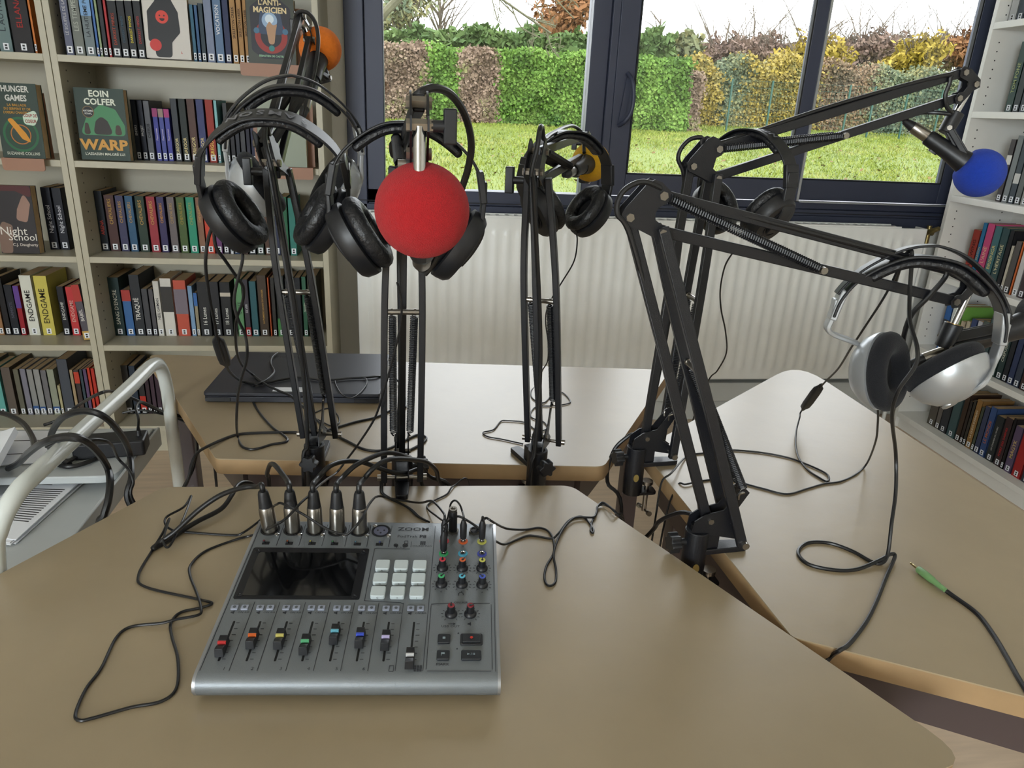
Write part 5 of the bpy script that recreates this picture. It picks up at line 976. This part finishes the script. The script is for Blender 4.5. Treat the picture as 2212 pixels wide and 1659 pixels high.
fcable('thin headphone cable trailing behind the centre boom arm', [at(1243, 498, 1.215), at(1247, 520, 1.22), at(1240, 564, 1.23), at(1214, 609, 1.25), at(1195, 639, 1.27), at(1181, 670, 1.3), at(1179, 700, 1.32), at(1184, 740, 1.34), at(1183, 779, 1.36), at(1172, 800, 1.38), Z(1160, 830, .004), Z(1147, 845), Z(1152, 862), Z(1175, 870), Z(1195, 850), Z(1215, 848), Z(1232, 866), Z(1222, 873), Z(1188, 877), Z(1160, 878), Z(1147, 890), Z(1150, 903), Z(1175, 912), Z(1182, 926), Z(1160, 930), Z(1135, 913), Z(1100, 909), Z(1082, 910), Z(1066, 928), Z(1044, 934), Z(1053, 943), Z(1085, 949), Z(1130, 959)], r=.0013)
fcable('thin headphone cable falling in front of the radiator toward the right table', [at(1585, 543, 1.13), at(1566, 575, 1.15), at(1556, 625, 1.18), at(1558, 670, 1.2), at(1567, 715, 1.22), at(1569, 762, 1.26), at(1550, 800, 1.3), at(1526, 832, 1.34), Vector((.60, 1.40, .62)), Vector((.64, 1.42, .3)), Vector((.65, 1.42, .01))], r=.0014)
t = fcable('headphone cable with inline volume control falling from the silver headphones', [at(1948, 562, .875), at(1915, 633, .90), at(1865, 711, .95), at(1838, 752, 1.0), at(1810, 797, 1.08), at(1776, 832, 1.16), at(1733, 885, 1.24), at(1727, 903, 1.23), Z(1720, 932, .006), Z(1719, 962, .003), Z(1726, 990), Z(1745, 1015), Z(1770, 1032), Z(1786, 1040), Z(1791, 1032), Z(1780, 1020), Z(1740, 1002), Z(1700, 988), Z(1640, 977), Z(1570, 972), Z(1530, 978), Z(1495, 982), Z(1476, 992, .004), at(1450, 1022, 1.01), at(1430, 1040, 1.0), at(1420, 1090, .985), at(1411, 1150, .97), Vector((.36, .96, .2)), Vector((.36, .96, .01))], r=.0016)
vol(t, at(1774, 830, 1.165), at(1734, 886, 1.235))
fcable('headphone cable dropping straight from the left silver ear cup to the table', [at(1891, 844, .90), at(1896, 880, .90), at(1896, 916, .92), at(1891, 955, .96), Z(1872, 1002, .01), Z(1848, 1025), Z(1815, 1040), Z(1780, 1045), Z(1745, 1055), Z(1700, 1067), Z(1650, 1056), Z(1590, 1040), Z(1560, 1035), Z(1520, 1038), Z(1482, 1046, .003), onz(1462, 1052, .735), Vector((.392, .965, .68)), Vector((.385, .96, .4)), Vector((.385, .96, .02))], r=.0016)
fcable('black cable looped over the arm and coiled on the right table', [at(1930, 625, .93), at(1945, 575, .9), at(1960, 546, .875), at(1970, 548, .865), at(1966, 620, .86), at(1965, 690, .83), at(1981, 750, .79), at(1977, 790, .78), at(1940, 845, .78), at(1927, 900, .80), at(1935, 980, .85), at(1935, 1060, .83), at(1926, 1130, .80), Z(1918, 1195, .012), Z(1905, 1216, .003), Z(1882, 1213), Z(1840, 1190), Z(1790, 1173), Z(1745, 1173), Z(1724, 1193), Z(1745, 1218), Z(1800, 1231), Z(1850, 1230), Z(1900, 1210, .006), Z(1924, 1197, .008), Z(1933, 1203, .006), Z(1915, 1245), Z(1893, 1300), Z(1870, 1345), Z(1835, 1390), Z(1812, 1406, .003), onz(1790, 1424, .722), Vector((.43, .60, .69)), Vector((.39, .61, .55)), Vector((.38, .61, .02))], r=.0026, name='audio_cable')
t = fcable('black audio cable with a pale green jack plug lying on the right table', [Z(2040, 1273, .004), Z(2060, 1288), Z(2110, 1325), Z(2145, 1370), Z(2175, 1420), Z(2200, 1465), Z(2222, 1500), Z(2260, 1560, .002)], r=.0029, name='audio_cable')
gp = mat('green_plug', (112, 152, 98), .45); p0 = Z(2042, 1275, .0052); p1 = Z(1983, 1229, .0052); A = axisM(p1, p0-p1); L = (p0-p1).length
obj('plug_body', MB().lathe([(.0040, 0), (.0050, .002), (.0050, L*.35), (.0046, L*.55), (.0036, L*.6), (.0040, L*.66), (.0034, L*.70), (.0038, L*.76), (.0032, L*.80), (.0035, L*.86), (.0030, L)], 20, A), gp, t)
obj('plug_tip', MB().lathe([(.0012, -.0135), (.0017, -.012), (.0013, -.0105), (.0017, -.0095), (.0017, 0)], 14, A), mat('plug_gold', (180, 165, 120), .25, 1), t)
# ================================================================= TROLLEY
tr = thing('trolley', 'white tubular trolley with raised handle at the left', 'trolley', (-.75, 1.1, 0))
hx = lambda y: -.462-.02*((y-.86)/.5)*0
hy0, hy1 = .835, 1.385
def frame_side(x):
    return spl([Vector((x-.106, hy0-.03, .05)), Vector((x-.071, hy0-.01, .45)), Vector((x-.041, hy0, .74)), Vector((x-.032, hy0+.006, .79)), Vector((x-.018, hy0+.035, .825)), Vector((x-.010, hy0+.10, .833)), Vector((x, 1.20, .835)), Vector((x, hy1-.06, .834)), Vector((x, hy1-.018, .815)), Vector((x, hy1, .765)), Vector((x, hy1, .68)), Vector((x, hy1, .4)), Vector((x, hy1, .05))], 6)
for x in (-.470, -1.02):
    obj('handle_frame', MB().tube(frame_side(x), .0118, 18), M_trolley, tr)
ty = MB().span((-1.0, .84, .655), (-.49, 1.37, .662)).span((-.492, .84, .655), (-.487, 1.37, .692)).span((-1.003, .84, .655), (-.998, 1.37, .692)).span((-1.0, .84, .655), (-.49, .845, .69)).span((-1.0, 1.365, .655), (-.49, 1.37, .69))
obj('tray', ty, M_tray, tr, bevel=.0015)
obj('raised_shelf', MB().prism(rpoly([(-.996, 1.165), (-.496, 1.165), (-.496, 1.362), (-.996, 1.362)], [.005, .03, .005, .005]), .680, .694), M_tray, tr, bevel=.002)
obj('lower_tray', MB().span((-1.0, .84, .25), (-.49, 1.37, .257)).span((-.492, .84, .25), (-.487, 1.37, .285)), M_tray, tr, bevel=.0015)
for x in (-.47, -1.02):
    for y in (hy0-.03, hy1):
        x = (x-.10 if y < 1 else x+.10) if y < 1 or x not in (-.47, -1.02) else x
        o = obj('castor', MB().cyl((x-.01, y, .026), (x+.01, y, .026), .026), M_rubber, tr); obj('castor_fork', MB().span((x-.014, y-.012, .02), (x-.011, y+.012, .058)).span((x+.011, y-.012, .02), (x+.014, y+.012, .058)).span((x-.014, y-.012, .055), (x+.014, y+.012, .06)), M_steel, o)
# papers
pz = .6625
def sheets(label, corners, z, n, lines, th=.0018):
    c = sum((Vector((a, b, 0)) for a, b in corners), Vector())/4
    for k in range(n):
        o_ = [(a+.004*math.sin(k*2.3+i), b+.004*math.cos(k*1.7+i)) for i, (a, b) in enumerate(corners)]
        t = thing('paper_sheet', label if k == n-1 else label.replace('printed sheet', 'sheet') + ', %s below the top one' % ORD[n-1-k], 'paper', (c.x, c.y, z+k*th), group='papers on the trolley')
        obj('sheet', MB().prism(o_, z+k*th, z+(k+1)*th-.0003), M_paper, t, smooth=False)
    pr_ = MB(); a, b, c_, d = [Vector((p[0], p[1], 0)) for p in o_]
    for (v, u0, u1) in lines:
        p = a.lerp(d, v); q_ = b.lerp(c_, v); s0 = p.lerp(q_, u0); s1 = p.lerp(q_, u1)
        pr_.beam(s0+Vector((0, 0, z+n*th-.0002)), s1+Vector((0, 0, z+n*th-.0002)), .0022, .0003, (d-a))
    obj('print', pr_, M_ink, t, smooth=False)
sheets('white printed sheet in the front part of the trolley tray', [tuple(onz(*q_, .668))[:2] for q_ in ((-110, 1150), (26, 1172), (178, 1036), (60, 1034))], pz+.001, 4, [(v, .15, .9) for v in np.arange(.25, .8, .035)]+[(.86, .2, .6)])
sheets('large white printed sheet lying at the back of the trolley top', [(-.86, 1.18), (-.62, 1.22), (-.60, 1.345), (-.88, 1.352)], .6945, 2, [(.3, .1, .8), (.5, .1, .6), (.7, .2, .9)])
ppr = thing('paper_stack', 'bent white paper stack leaning at the left frame edge', 'paper', (-.80, 1.22, .70))
obj('stack', MB().add(*(lambda m_: (m_.v, m_.f))(MB().prism(rrect(.15, .20, .002), 0, .012, Matrix.Translation((-.74, 1.17, .70)) @ Matrix.Rotation(.25, 4, 'Z') @ Matrix.Rotation(-.30, 4, 'Y')))), M_paper, ppr)
pb = thing('power_adapter', 'black laptop power adapter lying on the trolley top', 'power adapter', tuple(onz(225, 940, .71)))
B0 = onz(240, 955, .715); obj('brick', MB().prism(rrect(.115, .05, .006), -.0185, .011, Matrix.Translation((B0.x, B0.y, .7135)) @ Matrix.Rotation(.15, 4, 'Z')), M_black, pb, bevel=.003)
obj('adapter_plug', MB().lathe([(.004, 0), (.0055, .004), (.0055, .022), (.003, .036), (.0025, .040)], 16, axisM(onz(304, 968, .70), (-.02, .1, 1))), M_rubber, pb)
obj('adapter_lead', MB().tube(spl([onz(304, 968, .70)+Vector((0, 0, .036)), at(299, 905, 1.24), at(294, 880, 1.26), at(305, 868, 1.30), at(330, 878, 1.34), at(365, 895, 1.40), at(400, 905, 1.42), at(415, 925, 1.42)]), .0022, 8), M_cable, pb)
def tc_(label, pts, r): fcable(label, pts, r, 'power_cable')
tz = lambda px, py, z=.84: onz(px, py, z)
tc_('thick black cable arching over the trolley handle, front one', [onz(18, 1012, .70), onz(40, 1000, .74), onz(62, 978, .80), onz(95, 955, .855), onz(140, 943, .87), onz(180, 950, .865), onz(212, 978, .82), at(232, 1010, 1.04), at(238, 1040, 1.02), at(234, 1080, 1.0), at(225, 1112, .99), at(220, 1145, .985), Vector((-.40, .96, .60)), Vector((-.41, .97, .35))], .0052)
tc_('thick black cable looping round the adapter and down beside the trolley', [onz(150, 1003, .70), onz(125, 990, .70), onz(108, 965, .72), onz(112, 935, .78), onz(135, 902, .85), onz(180, 888, .872), onz(225, 900, .865), onz(262, 940, .81), at(280, 980, 1.14), at(284, 1030, 1.10), at(281, 1090, 1.08), Vector((-.39, 1.08, .60)), Vector((-.40, 1.09, .35))], .0050)
tc_('thin black lead running over the handle beside the thick cables', [onz(100, 965, .80), onz(135, 951, .857), onz(175, 952, .857), onz(215, 950, .85), onz(240, 960, .83), at(255, 990, 1.1), at(278, 1015, 1.09), at(288, 1040, 1.08), at(292, 1088, 1.07), Vector((-.37, 1.08, .58)), Vector((-.38, 1.09, .35))], .0022)
tc_('thick black coiled cable lying on the trolley top', [onz(75, 968, .74), onz(70, 945, .72), onz(50, 915, .71), onz(15, 895, .71), onz(-20, 890, .71)], .0050)
tc_('black cable coil tucked under the handle', [onz(120, 1002, .70), onz(150, 1008, .70), onz(190, 998, .70), onz(225, 980, .70), onz(240, 962, .71), onz(215, 958, .71), onz(180, 975, .705), onz(150, 995, .70), onz(125, 990, .70)], .0040)
tc_('black cables bundled between the trolley and the back table', [onz(95, 918, .705), onz(130, 905, .715), onz(170, 875, .74), onz(215, 850, .80), at(245, 846, 1.36), at(285, 860, 1.39), at(340, 885, 1.42), at(400, 905, 1.43), Vector((-.42, 1.45, .62)), Vector((-.42, 1.45, .4))], .0030)
tc_('thin black lead curling off the trolley corner', [onz(265, 892, .705), onz(300, 886, .71), at(345, 893, 1.42), at(385, 905, 1.44), at(412, 920, 1.42), at(425, 950, 1.30), at(418, 1010, 1.2), Vector((-.41, 1.16, .6)), Vector((-.41, 1.15, .3))], .0024)
# ================================================================= OUTSIDE
G0 = -.35; G1 = .90; GY = 22.0
def gz(y): return G0+(G1-G0)*max(0, min(1.2, (y-3.3)/(GY-3.3)))
gb = MB(); N = 60
xs_ = np.linspace(-30, 60, N); ys_ = np.concatenate([np.linspace(3.3, 30, 50), [60]])
vs = [(x, y, gz(y)+.03*math.sin(x*.9)*math.sin(y*.7)) for y in ys_ for x in xs_]
gb.add(vs, [(j*N+i, j*N+i+1, (j+1)*N+i+1, (j+1)*N+i) for j in range(len(ys_)-1) for i in range(N-1)])
gm = leafmat('lawn_soil', [(116, 136, 48), (132, 152, 56), (146, 162, 68)], .5)
lawn = obj('lawn', gb, gm); tag(lawn, 'green lawn outside the window', 'lawn'); lawn['kind'] = 'structure'
def quads(P, Nn, size, asp=1.0):
    n = len(P); a = np.cross(Nn, rng.normal(size=(n, 3))); a /= np.linalg.norm(a, axis=1)[:, None]+1e-9; b = np.cross(Nn, a); s_ = size*(.6+.8*rng.random(n))[:, None]
    V = np.stack([P-a*s_-b*s_*asp*.5, P+a*s_*.2-b*s_*asp, P+a*s_+b*s_*asp*.5, P-a*s_*.2+b*s_*asp], 1).reshape(-1, 3)
    return V
def leafobj(name, V, material, parent=None, k=4):
    n = len(V)//k; me = bpy.data.meshes.new(name); me.vertices.add(len(V)); me.vertices.foreach_set('co', V.astype(np.float32).ravel())
    me.loops.add(n*k); me.loops.foreach_set('vertex_index', np.arange(n*k, dtype=np.int32)); me.polygons.add(n)
    me.polygons.foreach_set('loop_start', np.arange(0, n*k, k, dtype=np.int32)); me.polygons.foreach_set('loop_total', np.full(n, k, np.int32)); me.update(); me.validate()
    me.materials.append(material); o = bpy.data.objects.new(name, me); COL.objects.link(o)
    if parent: o.parent = parent
    return o
# grass blades
n = 80000; yy = 4.5+(25-4.5)*rng.random(n)**.8; xx = (-.15+rng.random(n)*1.0)*yy*1.05+0
gzv = np.array([gz(y) for y in yy]); P_ = np.stack([xx, yy, gzv+.02], 1); V = []
hgt = .035+.04*rng.random(n); wd_ = .008+.01*rng.random(n); ang = rng.random(n)*PI
dx = np.cos(ang)*wd_; dyv = np.sin(ang)*wd_; tipx = rng.normal(size=n)*.03; tipy = rng.normal(size=n)*.03
V = np.stack([np.stack([xx-dx, yy-dyv, gzv], 1), np.stack([xx+dx, yy+dyv, gzv], 1), np.stack([xx+tipx, yy+tipy, gzv+hgt], 1)], 1).reshape(-1, 3)
go = leafobj('grass', V, leafmat('grass_blades', [(138, 158, 50), (164, 184, 64), (188, 198, 88), (206, 206, 120)], 1.2), k=3); tag(go, 'short grass blades of the lawn with fallen leaves', 'grass', kind='stuff')
fl = 700; yy = 5+16*rng.random(fl); xx = (-.1+rng.random(fl)*1.0)*yy; P_ = np.stack([xx, yy, np.array([gz(y) for y in yy])+.05], 1)
fo = leafobj('fallen_leaves', quads(P_, np.tile([0, 0, 1.], (fl, 1))+rng.normal(size=(fl, 3))*.3, .03), leafmat('fallen', [(120, 90, 50), (150, 110, 60), (170, 150, 90)])); tag(fo, 'scattered brown leaves on the lawn', 'leaves', kind='stuff')
def hedge(label, x0, x1, y0, dep, h, lm, n, zb, core, size=.042, jit=0, name='hedge', cat='hedge'):
    t = thing(name, label, cat, ((x0+x1)/2, y0+dep/2, zb))
    w_ = x1-x0; L = w_
    # points over a lumpy box shell
    a = rng.random(n); sel = rng.random(n); fx = x0+a*w_; z = zb+h*rng.random(n); y = y0+rng.normal(size=n)*.06
    topm = sel < .22; z[topm] = zb+h+rng.normal(size=topm.sum())*.05; y[topm] = y0+dep*rng.random(topm.sum())
    em = sel > .94; fx[em] = np.where(rng.random(em.sum()) < .5, x0, x1)+rng.normal(size=em.sum())*.05; y[em] = y0+dep*rng.random(em.sum())
    if lm in (HY, HBG, HR): fx = fx+rng.normal(size=n)*.30; z = z+.16*np.sin(fx*3.7+y0)*(z > zb+h*.6)+rng.normal(size=n)*.08
    if lm not in (HY, HBG, HR): fx = fx+rng.normal(size=n)*.07
    lump = .10*np.sin(fx*2.1+z*1.7)+.07*np.sin(fx*5.3-z*4.1); y = y+lump; z = z+.05*np.sin(fx*4.2)*(z > zb+h*.8)
    P_ = np.stack([fx, y, z], 1); Nn = rng.normal(size=(n, 3))+np.array([0, -1.2, .5]); Nn /= np.linalg.norm(Nn, axis=1)[:, None]
    V = quads(P_, Nn, size)-np.array([(x0+x1)/2, y0+dep/2, zb])
    leafobj('foliage', V, lm, t)
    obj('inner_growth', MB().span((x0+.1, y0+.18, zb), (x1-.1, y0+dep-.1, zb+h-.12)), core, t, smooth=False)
    return t
HG = leafmat('hedge_green', [(76, 112, 42), (106, 150, 54), (136, 182, 72), (164, 202, 96)], 1.1)
HB = leafmat('hedge_brown', [(128, 106, 86), (168, 140, 118), (192, 164, 140), (150, 158, 84)], 1.4)
HY = leafmat('shrub_yellow', [(132, 138, 84), (190, 168, 92), (220, 192, 78), (172, 164, 116)], .9)
HR = leafmat('shrub_autumn', [(134, 122, 96), (166, 140, 108), (190, 150, 110), (160, 160, 104)], .7)
HBG = leafmat('shrub_bluegreen', [(110, 132, 104), (136, 152, 118), (168, 170, 118), (200, 184, 116)], .8)
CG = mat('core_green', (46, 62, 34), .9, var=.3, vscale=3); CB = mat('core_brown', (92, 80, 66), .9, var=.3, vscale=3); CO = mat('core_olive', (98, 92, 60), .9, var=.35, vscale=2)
Hx = lambda px, py=200: at(px, py, GY).x
hz = at(1200, 118, GY).z-G1
hedge('brown dead section of the clipped hedge at the left pane edge', Hx(700), Hx(925), GY, 1.2, hz, HB, 19000, G1, CB)
hedge('narrow green section of hedge between the two dead sections', Hx(925), Hx(990), GY, 1.2, hz, HG, 8500, G1, CG)
hedge('pale dead section of hedge left of the main green hedge', Hx(990), Hx(1078), GY, 1.2, hz-.05, HB, 11000, G1, CB)
hedge('long bright green clipped hedge behind the centre window frame', Hx(1078), Hx(1486), GY, 1.3, hz, HG, 46000, G1, CG)
hedge('brown withered bush at the right end of the green hedge', Hx(1482), Hx(1522), GY+.3, 1.0, hz*.86, HB, 5000, G1, CB)
hedge('yellow-green shrub bank behind the left fence posts', Hx(1520), Hx(1600), GY+2.6, 1.4, hz*1.05, HY, 12000, G1, CO)
hedge('mottled autumn shrub bank behind the middle fence posts', Hx(1600), Hx(1720), GY+2.9, 1.5, hz*1.08, HBG, 15000, G1, CO)
hedge('golden shrub bank behind the window mullion', Hx(1720), Hx(1850), GY+2.8, 1.5, hz*1.16, HY, 15000, G1, CO)
hedge('brownish autumn shrub bank at the right pane', Hx(1850), Hx(2010), GY+2.9, 1.5, hz*1.12, HR, 17000, G1, CO)
hedge('olive shrub bank at the far right of the lawn', Hx(2010), Hx(2300), GY+2.8, 1.5, hz*1.10, HBG, 22000, G1, CO)
def tree(label, px, pz, Y, rx, rz_, lm, n, trunk=True, size=.07, cone=False, bare=0, name='tree'):
    c = at(px, pz, Y); zb = gz(Y); t = thing(name, label, 'tree', (c.x, Y, zb)); b = MB(); m_ = mat('bark', (96, 86, 74), .9, 0, .5, 30, var=.2)
    b.tube([Vector((c.x, Y, zb-.1)), Vector((c.x+.05, Y, (zb+c.z)/2)), Vector((c.x, Y, c.z+rz_*.5))], .1, 8, rs=[.16, .10, .03])
    random.seed(int(px)); 
    for k in range(bare):
        a = random.random()*2*PI; st = Vector((c.x, Y, zb+(c.z-zb)*random.uniform(.5, 1)+random.uniform(0, rz_*.4))); L = rx*random.uniform(.6, 1.2); e = st+Vector((math.cos(a)*L, math.sin(a)*L*.5, L*random.uniform(.5, 1.5)))
        md = st.lerp(e, .5)+Vector((random.uniform(-.2, .2), 0, random.uniform(-.05, .25)))
        b.tube([st, md, e], .02, 5, rs=[.035, .02, .006])
        for j in range(5):
            f = random.uniform(.3, 1); q0 = st.lerp(e, f); q1 = q0+Vector((random.uniform(-.5, .5), random.uniform(-.2, .2), random.uniform(0, .6)))*L*.5; b.tube([q0, q0.lerp(q1, .5)+Vector((random.uniform(-.08, .08), 0, .03)), q1], .01, 4, rs=[.012, .008, .004])
    obj('trunk', b, m_, t)
    if n:
        d = rng.normal(size=(n, 3)); d /= np.linalg.norm(d, axis=1)[:, None]; r = rng.random(n)**.5*(.78+.30*np.sin(d[:, 0]*7+px)*np.sin(d[:, 2]*6+px*.7)+.16*np.sin(d[:, 0]*19-px)+.10*rng.normal(size=n))
        P_ = d*r[:, None]*np.array([rx, rx*.7, rz_])
        if cone: P_[:, :2] *= (1-.55*(P_[:, 2:]/rz_+1)/2)
        P_[:, 0] += .25*rx*np.sin(P_[:, 2]*2.3); P_ += np.array([0, 0, c.z-zb])
        leafobj('foliage', quads(P_, rng.normal(size=(n, 3))+[0, -.5, .3], size), lm, t)
    return t
TG = leafmat('conifer_green', [(90, 122, 62), (120, 150, 78), (150, 176, 104)], .6)
TR = leafmat('oak_russet', [(150, 104, 66), (182, 124, 76), (200, 146, 96)], .6)
TP_ = leafmat('hazy_purple', [(140, 116, 104), (164, 134, 116), (182, 156, 132)], .5)
TY = leafmat('maple_yellow', [(168, 150, 60), (206, 178, 56), (222, 196, 82)], .6)
tree('russet oak behind the hedge, left of the centre frame', 1220, 40, 30, 1.5, 1.7, TR, 3800, bare=14, size=.06)
tree('green conifer above the hedge at the centre frame', 1130, 104, 25.5, 1.2, .6, TG, 7000)
tree('green conifer rising above the hedge, second from the left', 1240, 108, 25, 1.0, .5, TG, 6000)
tree('bushy green conifer above the hedge at the left pane', 905, 96, 26, 1.3, .5, TG, 8000)
tree('small green conifer over the dead hedge section', 1020, 92, 25.5, 1.0, .55, TG, 5000)
tree('green conifer directly right of the centre window frame', 1400, 106, 25, .9, .6, TG, 7000)
tree('grey-green bush topping the right end of the hedge', 1465, 108, 26, .8, .55, HBG, 4000)
tree('bare dark tree with ivy at the upper left pane', 862, 30, 29, 1.4, 1.6, HBG, 1800, bare=40, size=.05)
tree('bare tree behind the ivy-clad one at the left pane', 950, 25, 32, 1.6, 1.4, HBG, 0, bare=36)
tree('small bare tree right of the centre window frame', 1425, 66, 33, .8, .9, HBG, 0, bare=14)
tree('bare twiggy tree right of the hedge end', 1510, 100, 34, 1.0, .6, HBG, 0, bare=20)
for i, (px, pz, Y, rx, rz_, lm, nm) in enumerate([(1560, 118, 33, 1.6, .7, TP_, 'hazy mauve tree'), (1625, 112, 34, 1.6, .8, TP_, 'reddish brown tree'), (1690, 122, 33, 1.5, .6, TP_, 'dull brown tree'), (1745, 138, 29, 1.4, 1.0, TY, 'bright yellow maple'), (1800, 120, 34, 1.7, .7, HR, 'greyish brown tree'),
        (1860, 112, 33, 1.7, .9, TP_, 'mauve-brown tree'), (1925, 116, 34, 1.6, .8, TP_, 'russet-tinged tree'), (1980, 122, 30, 1.2, .9, TY, 'yellow autumn tree'), (2040, 118, 33, 1.6, .8, HR, 'sparse brown tree'), (2100, 105, 32, 1.3, .8, TR, 'russet tree'), (2170, 110, 33, 1.8, .9, TP_, 'pinkish brown tree')]):
    tree('%s in the far tree line, %s from the hedge end' % (nm, ORD[i+1]), px, pz, Y, rx*1.1, rz_*1.05, lm, 5200, bare=30, size=.055)
# overhanging branch at the upper left of the window
br = thing('overhanging_branch', 'bare lichen-covered branch at the upper left of the window', 'branch', tuple(at(830, 25, 6)))
b = MB().tube(spl([at(700, 120, 6), at(800, 60, 6), at(840, 18, 6), at(900, -40, 6.1), at(1000, -120, 6.2)]), .03, 8, rs=None)
random.seed(3)
def twig(p, q_, r0, n=3):
    md = p.lerp(q_, .5)+Vector((random.uniform(-.05, .05), 0, random.uniform(-.04, .06))); b.tube(spl([p, md, q_], 5), r0, 5)
    if n:
        for k in range(3):
            f = random.uniform(.3, .95); s0 = p.lerp(q_, f); d = (q_-p)*random.uniform(.25, .5); d.rotate(Quaternion((0, 1, 0), random.uniform(-.9, .9))); twig(s0, s0+d, r0*.6, n-1)
twig(at(1000, -60, 7), at(1190, 72, 7), .010); twig(at(1040, -60, 7), at(1110, 30, 7), .006, 2); twig(at(1060, -70, 7), at(1075, 45, 7), .005, 2); twig(at(1120, -60, 7.2), at(1240, 40, 7.2), .006, 2)
obj('branch_wood', b, mat('lichen_bark', (84, 82, 62), .9, 0, .5, 60, var=.25, vscale=20), br)
# fence
fn = thing('fence', 'green wire fence with slim posts in front of the shrub bank', 'fence', tuple(at(1700, 266, 22.6)))
mg = mat('fence_green', (24, 68, 56), .5); FY = 22.8; fz = gz(FY); ft_ = at(1700, 176, FY).z
for px in (1575, 1662, 1752, 1830, 1884, 1956, 2030, 2110):
    x = at(px, 230, FY).x; obj('post', MB().prism(rrect(.05, .05, .008, (x, FY)), fz-.05, ft_), mg, fn)
wb = MB(); xa, xb = at(1575, 230, FY).x, at(2110, 230, FY).x
for zz in np.linspace(fz+.1, ft_-.03, 8): wb.beam((xa, FY, zz), (xb, FY, zz), .006, .006, (0, 1, 0))
for xx in np.arange(xa, xb, .12): wb.beam((xx, FY, fz+.05), (xx, FY, ft_-.03), .004, .004, (0, 1, 0))
obj('wire_mesh', wb, mg, fn)
bpy.data.materials.remove(MATS.pop('x')) if 'x' in MATS else None
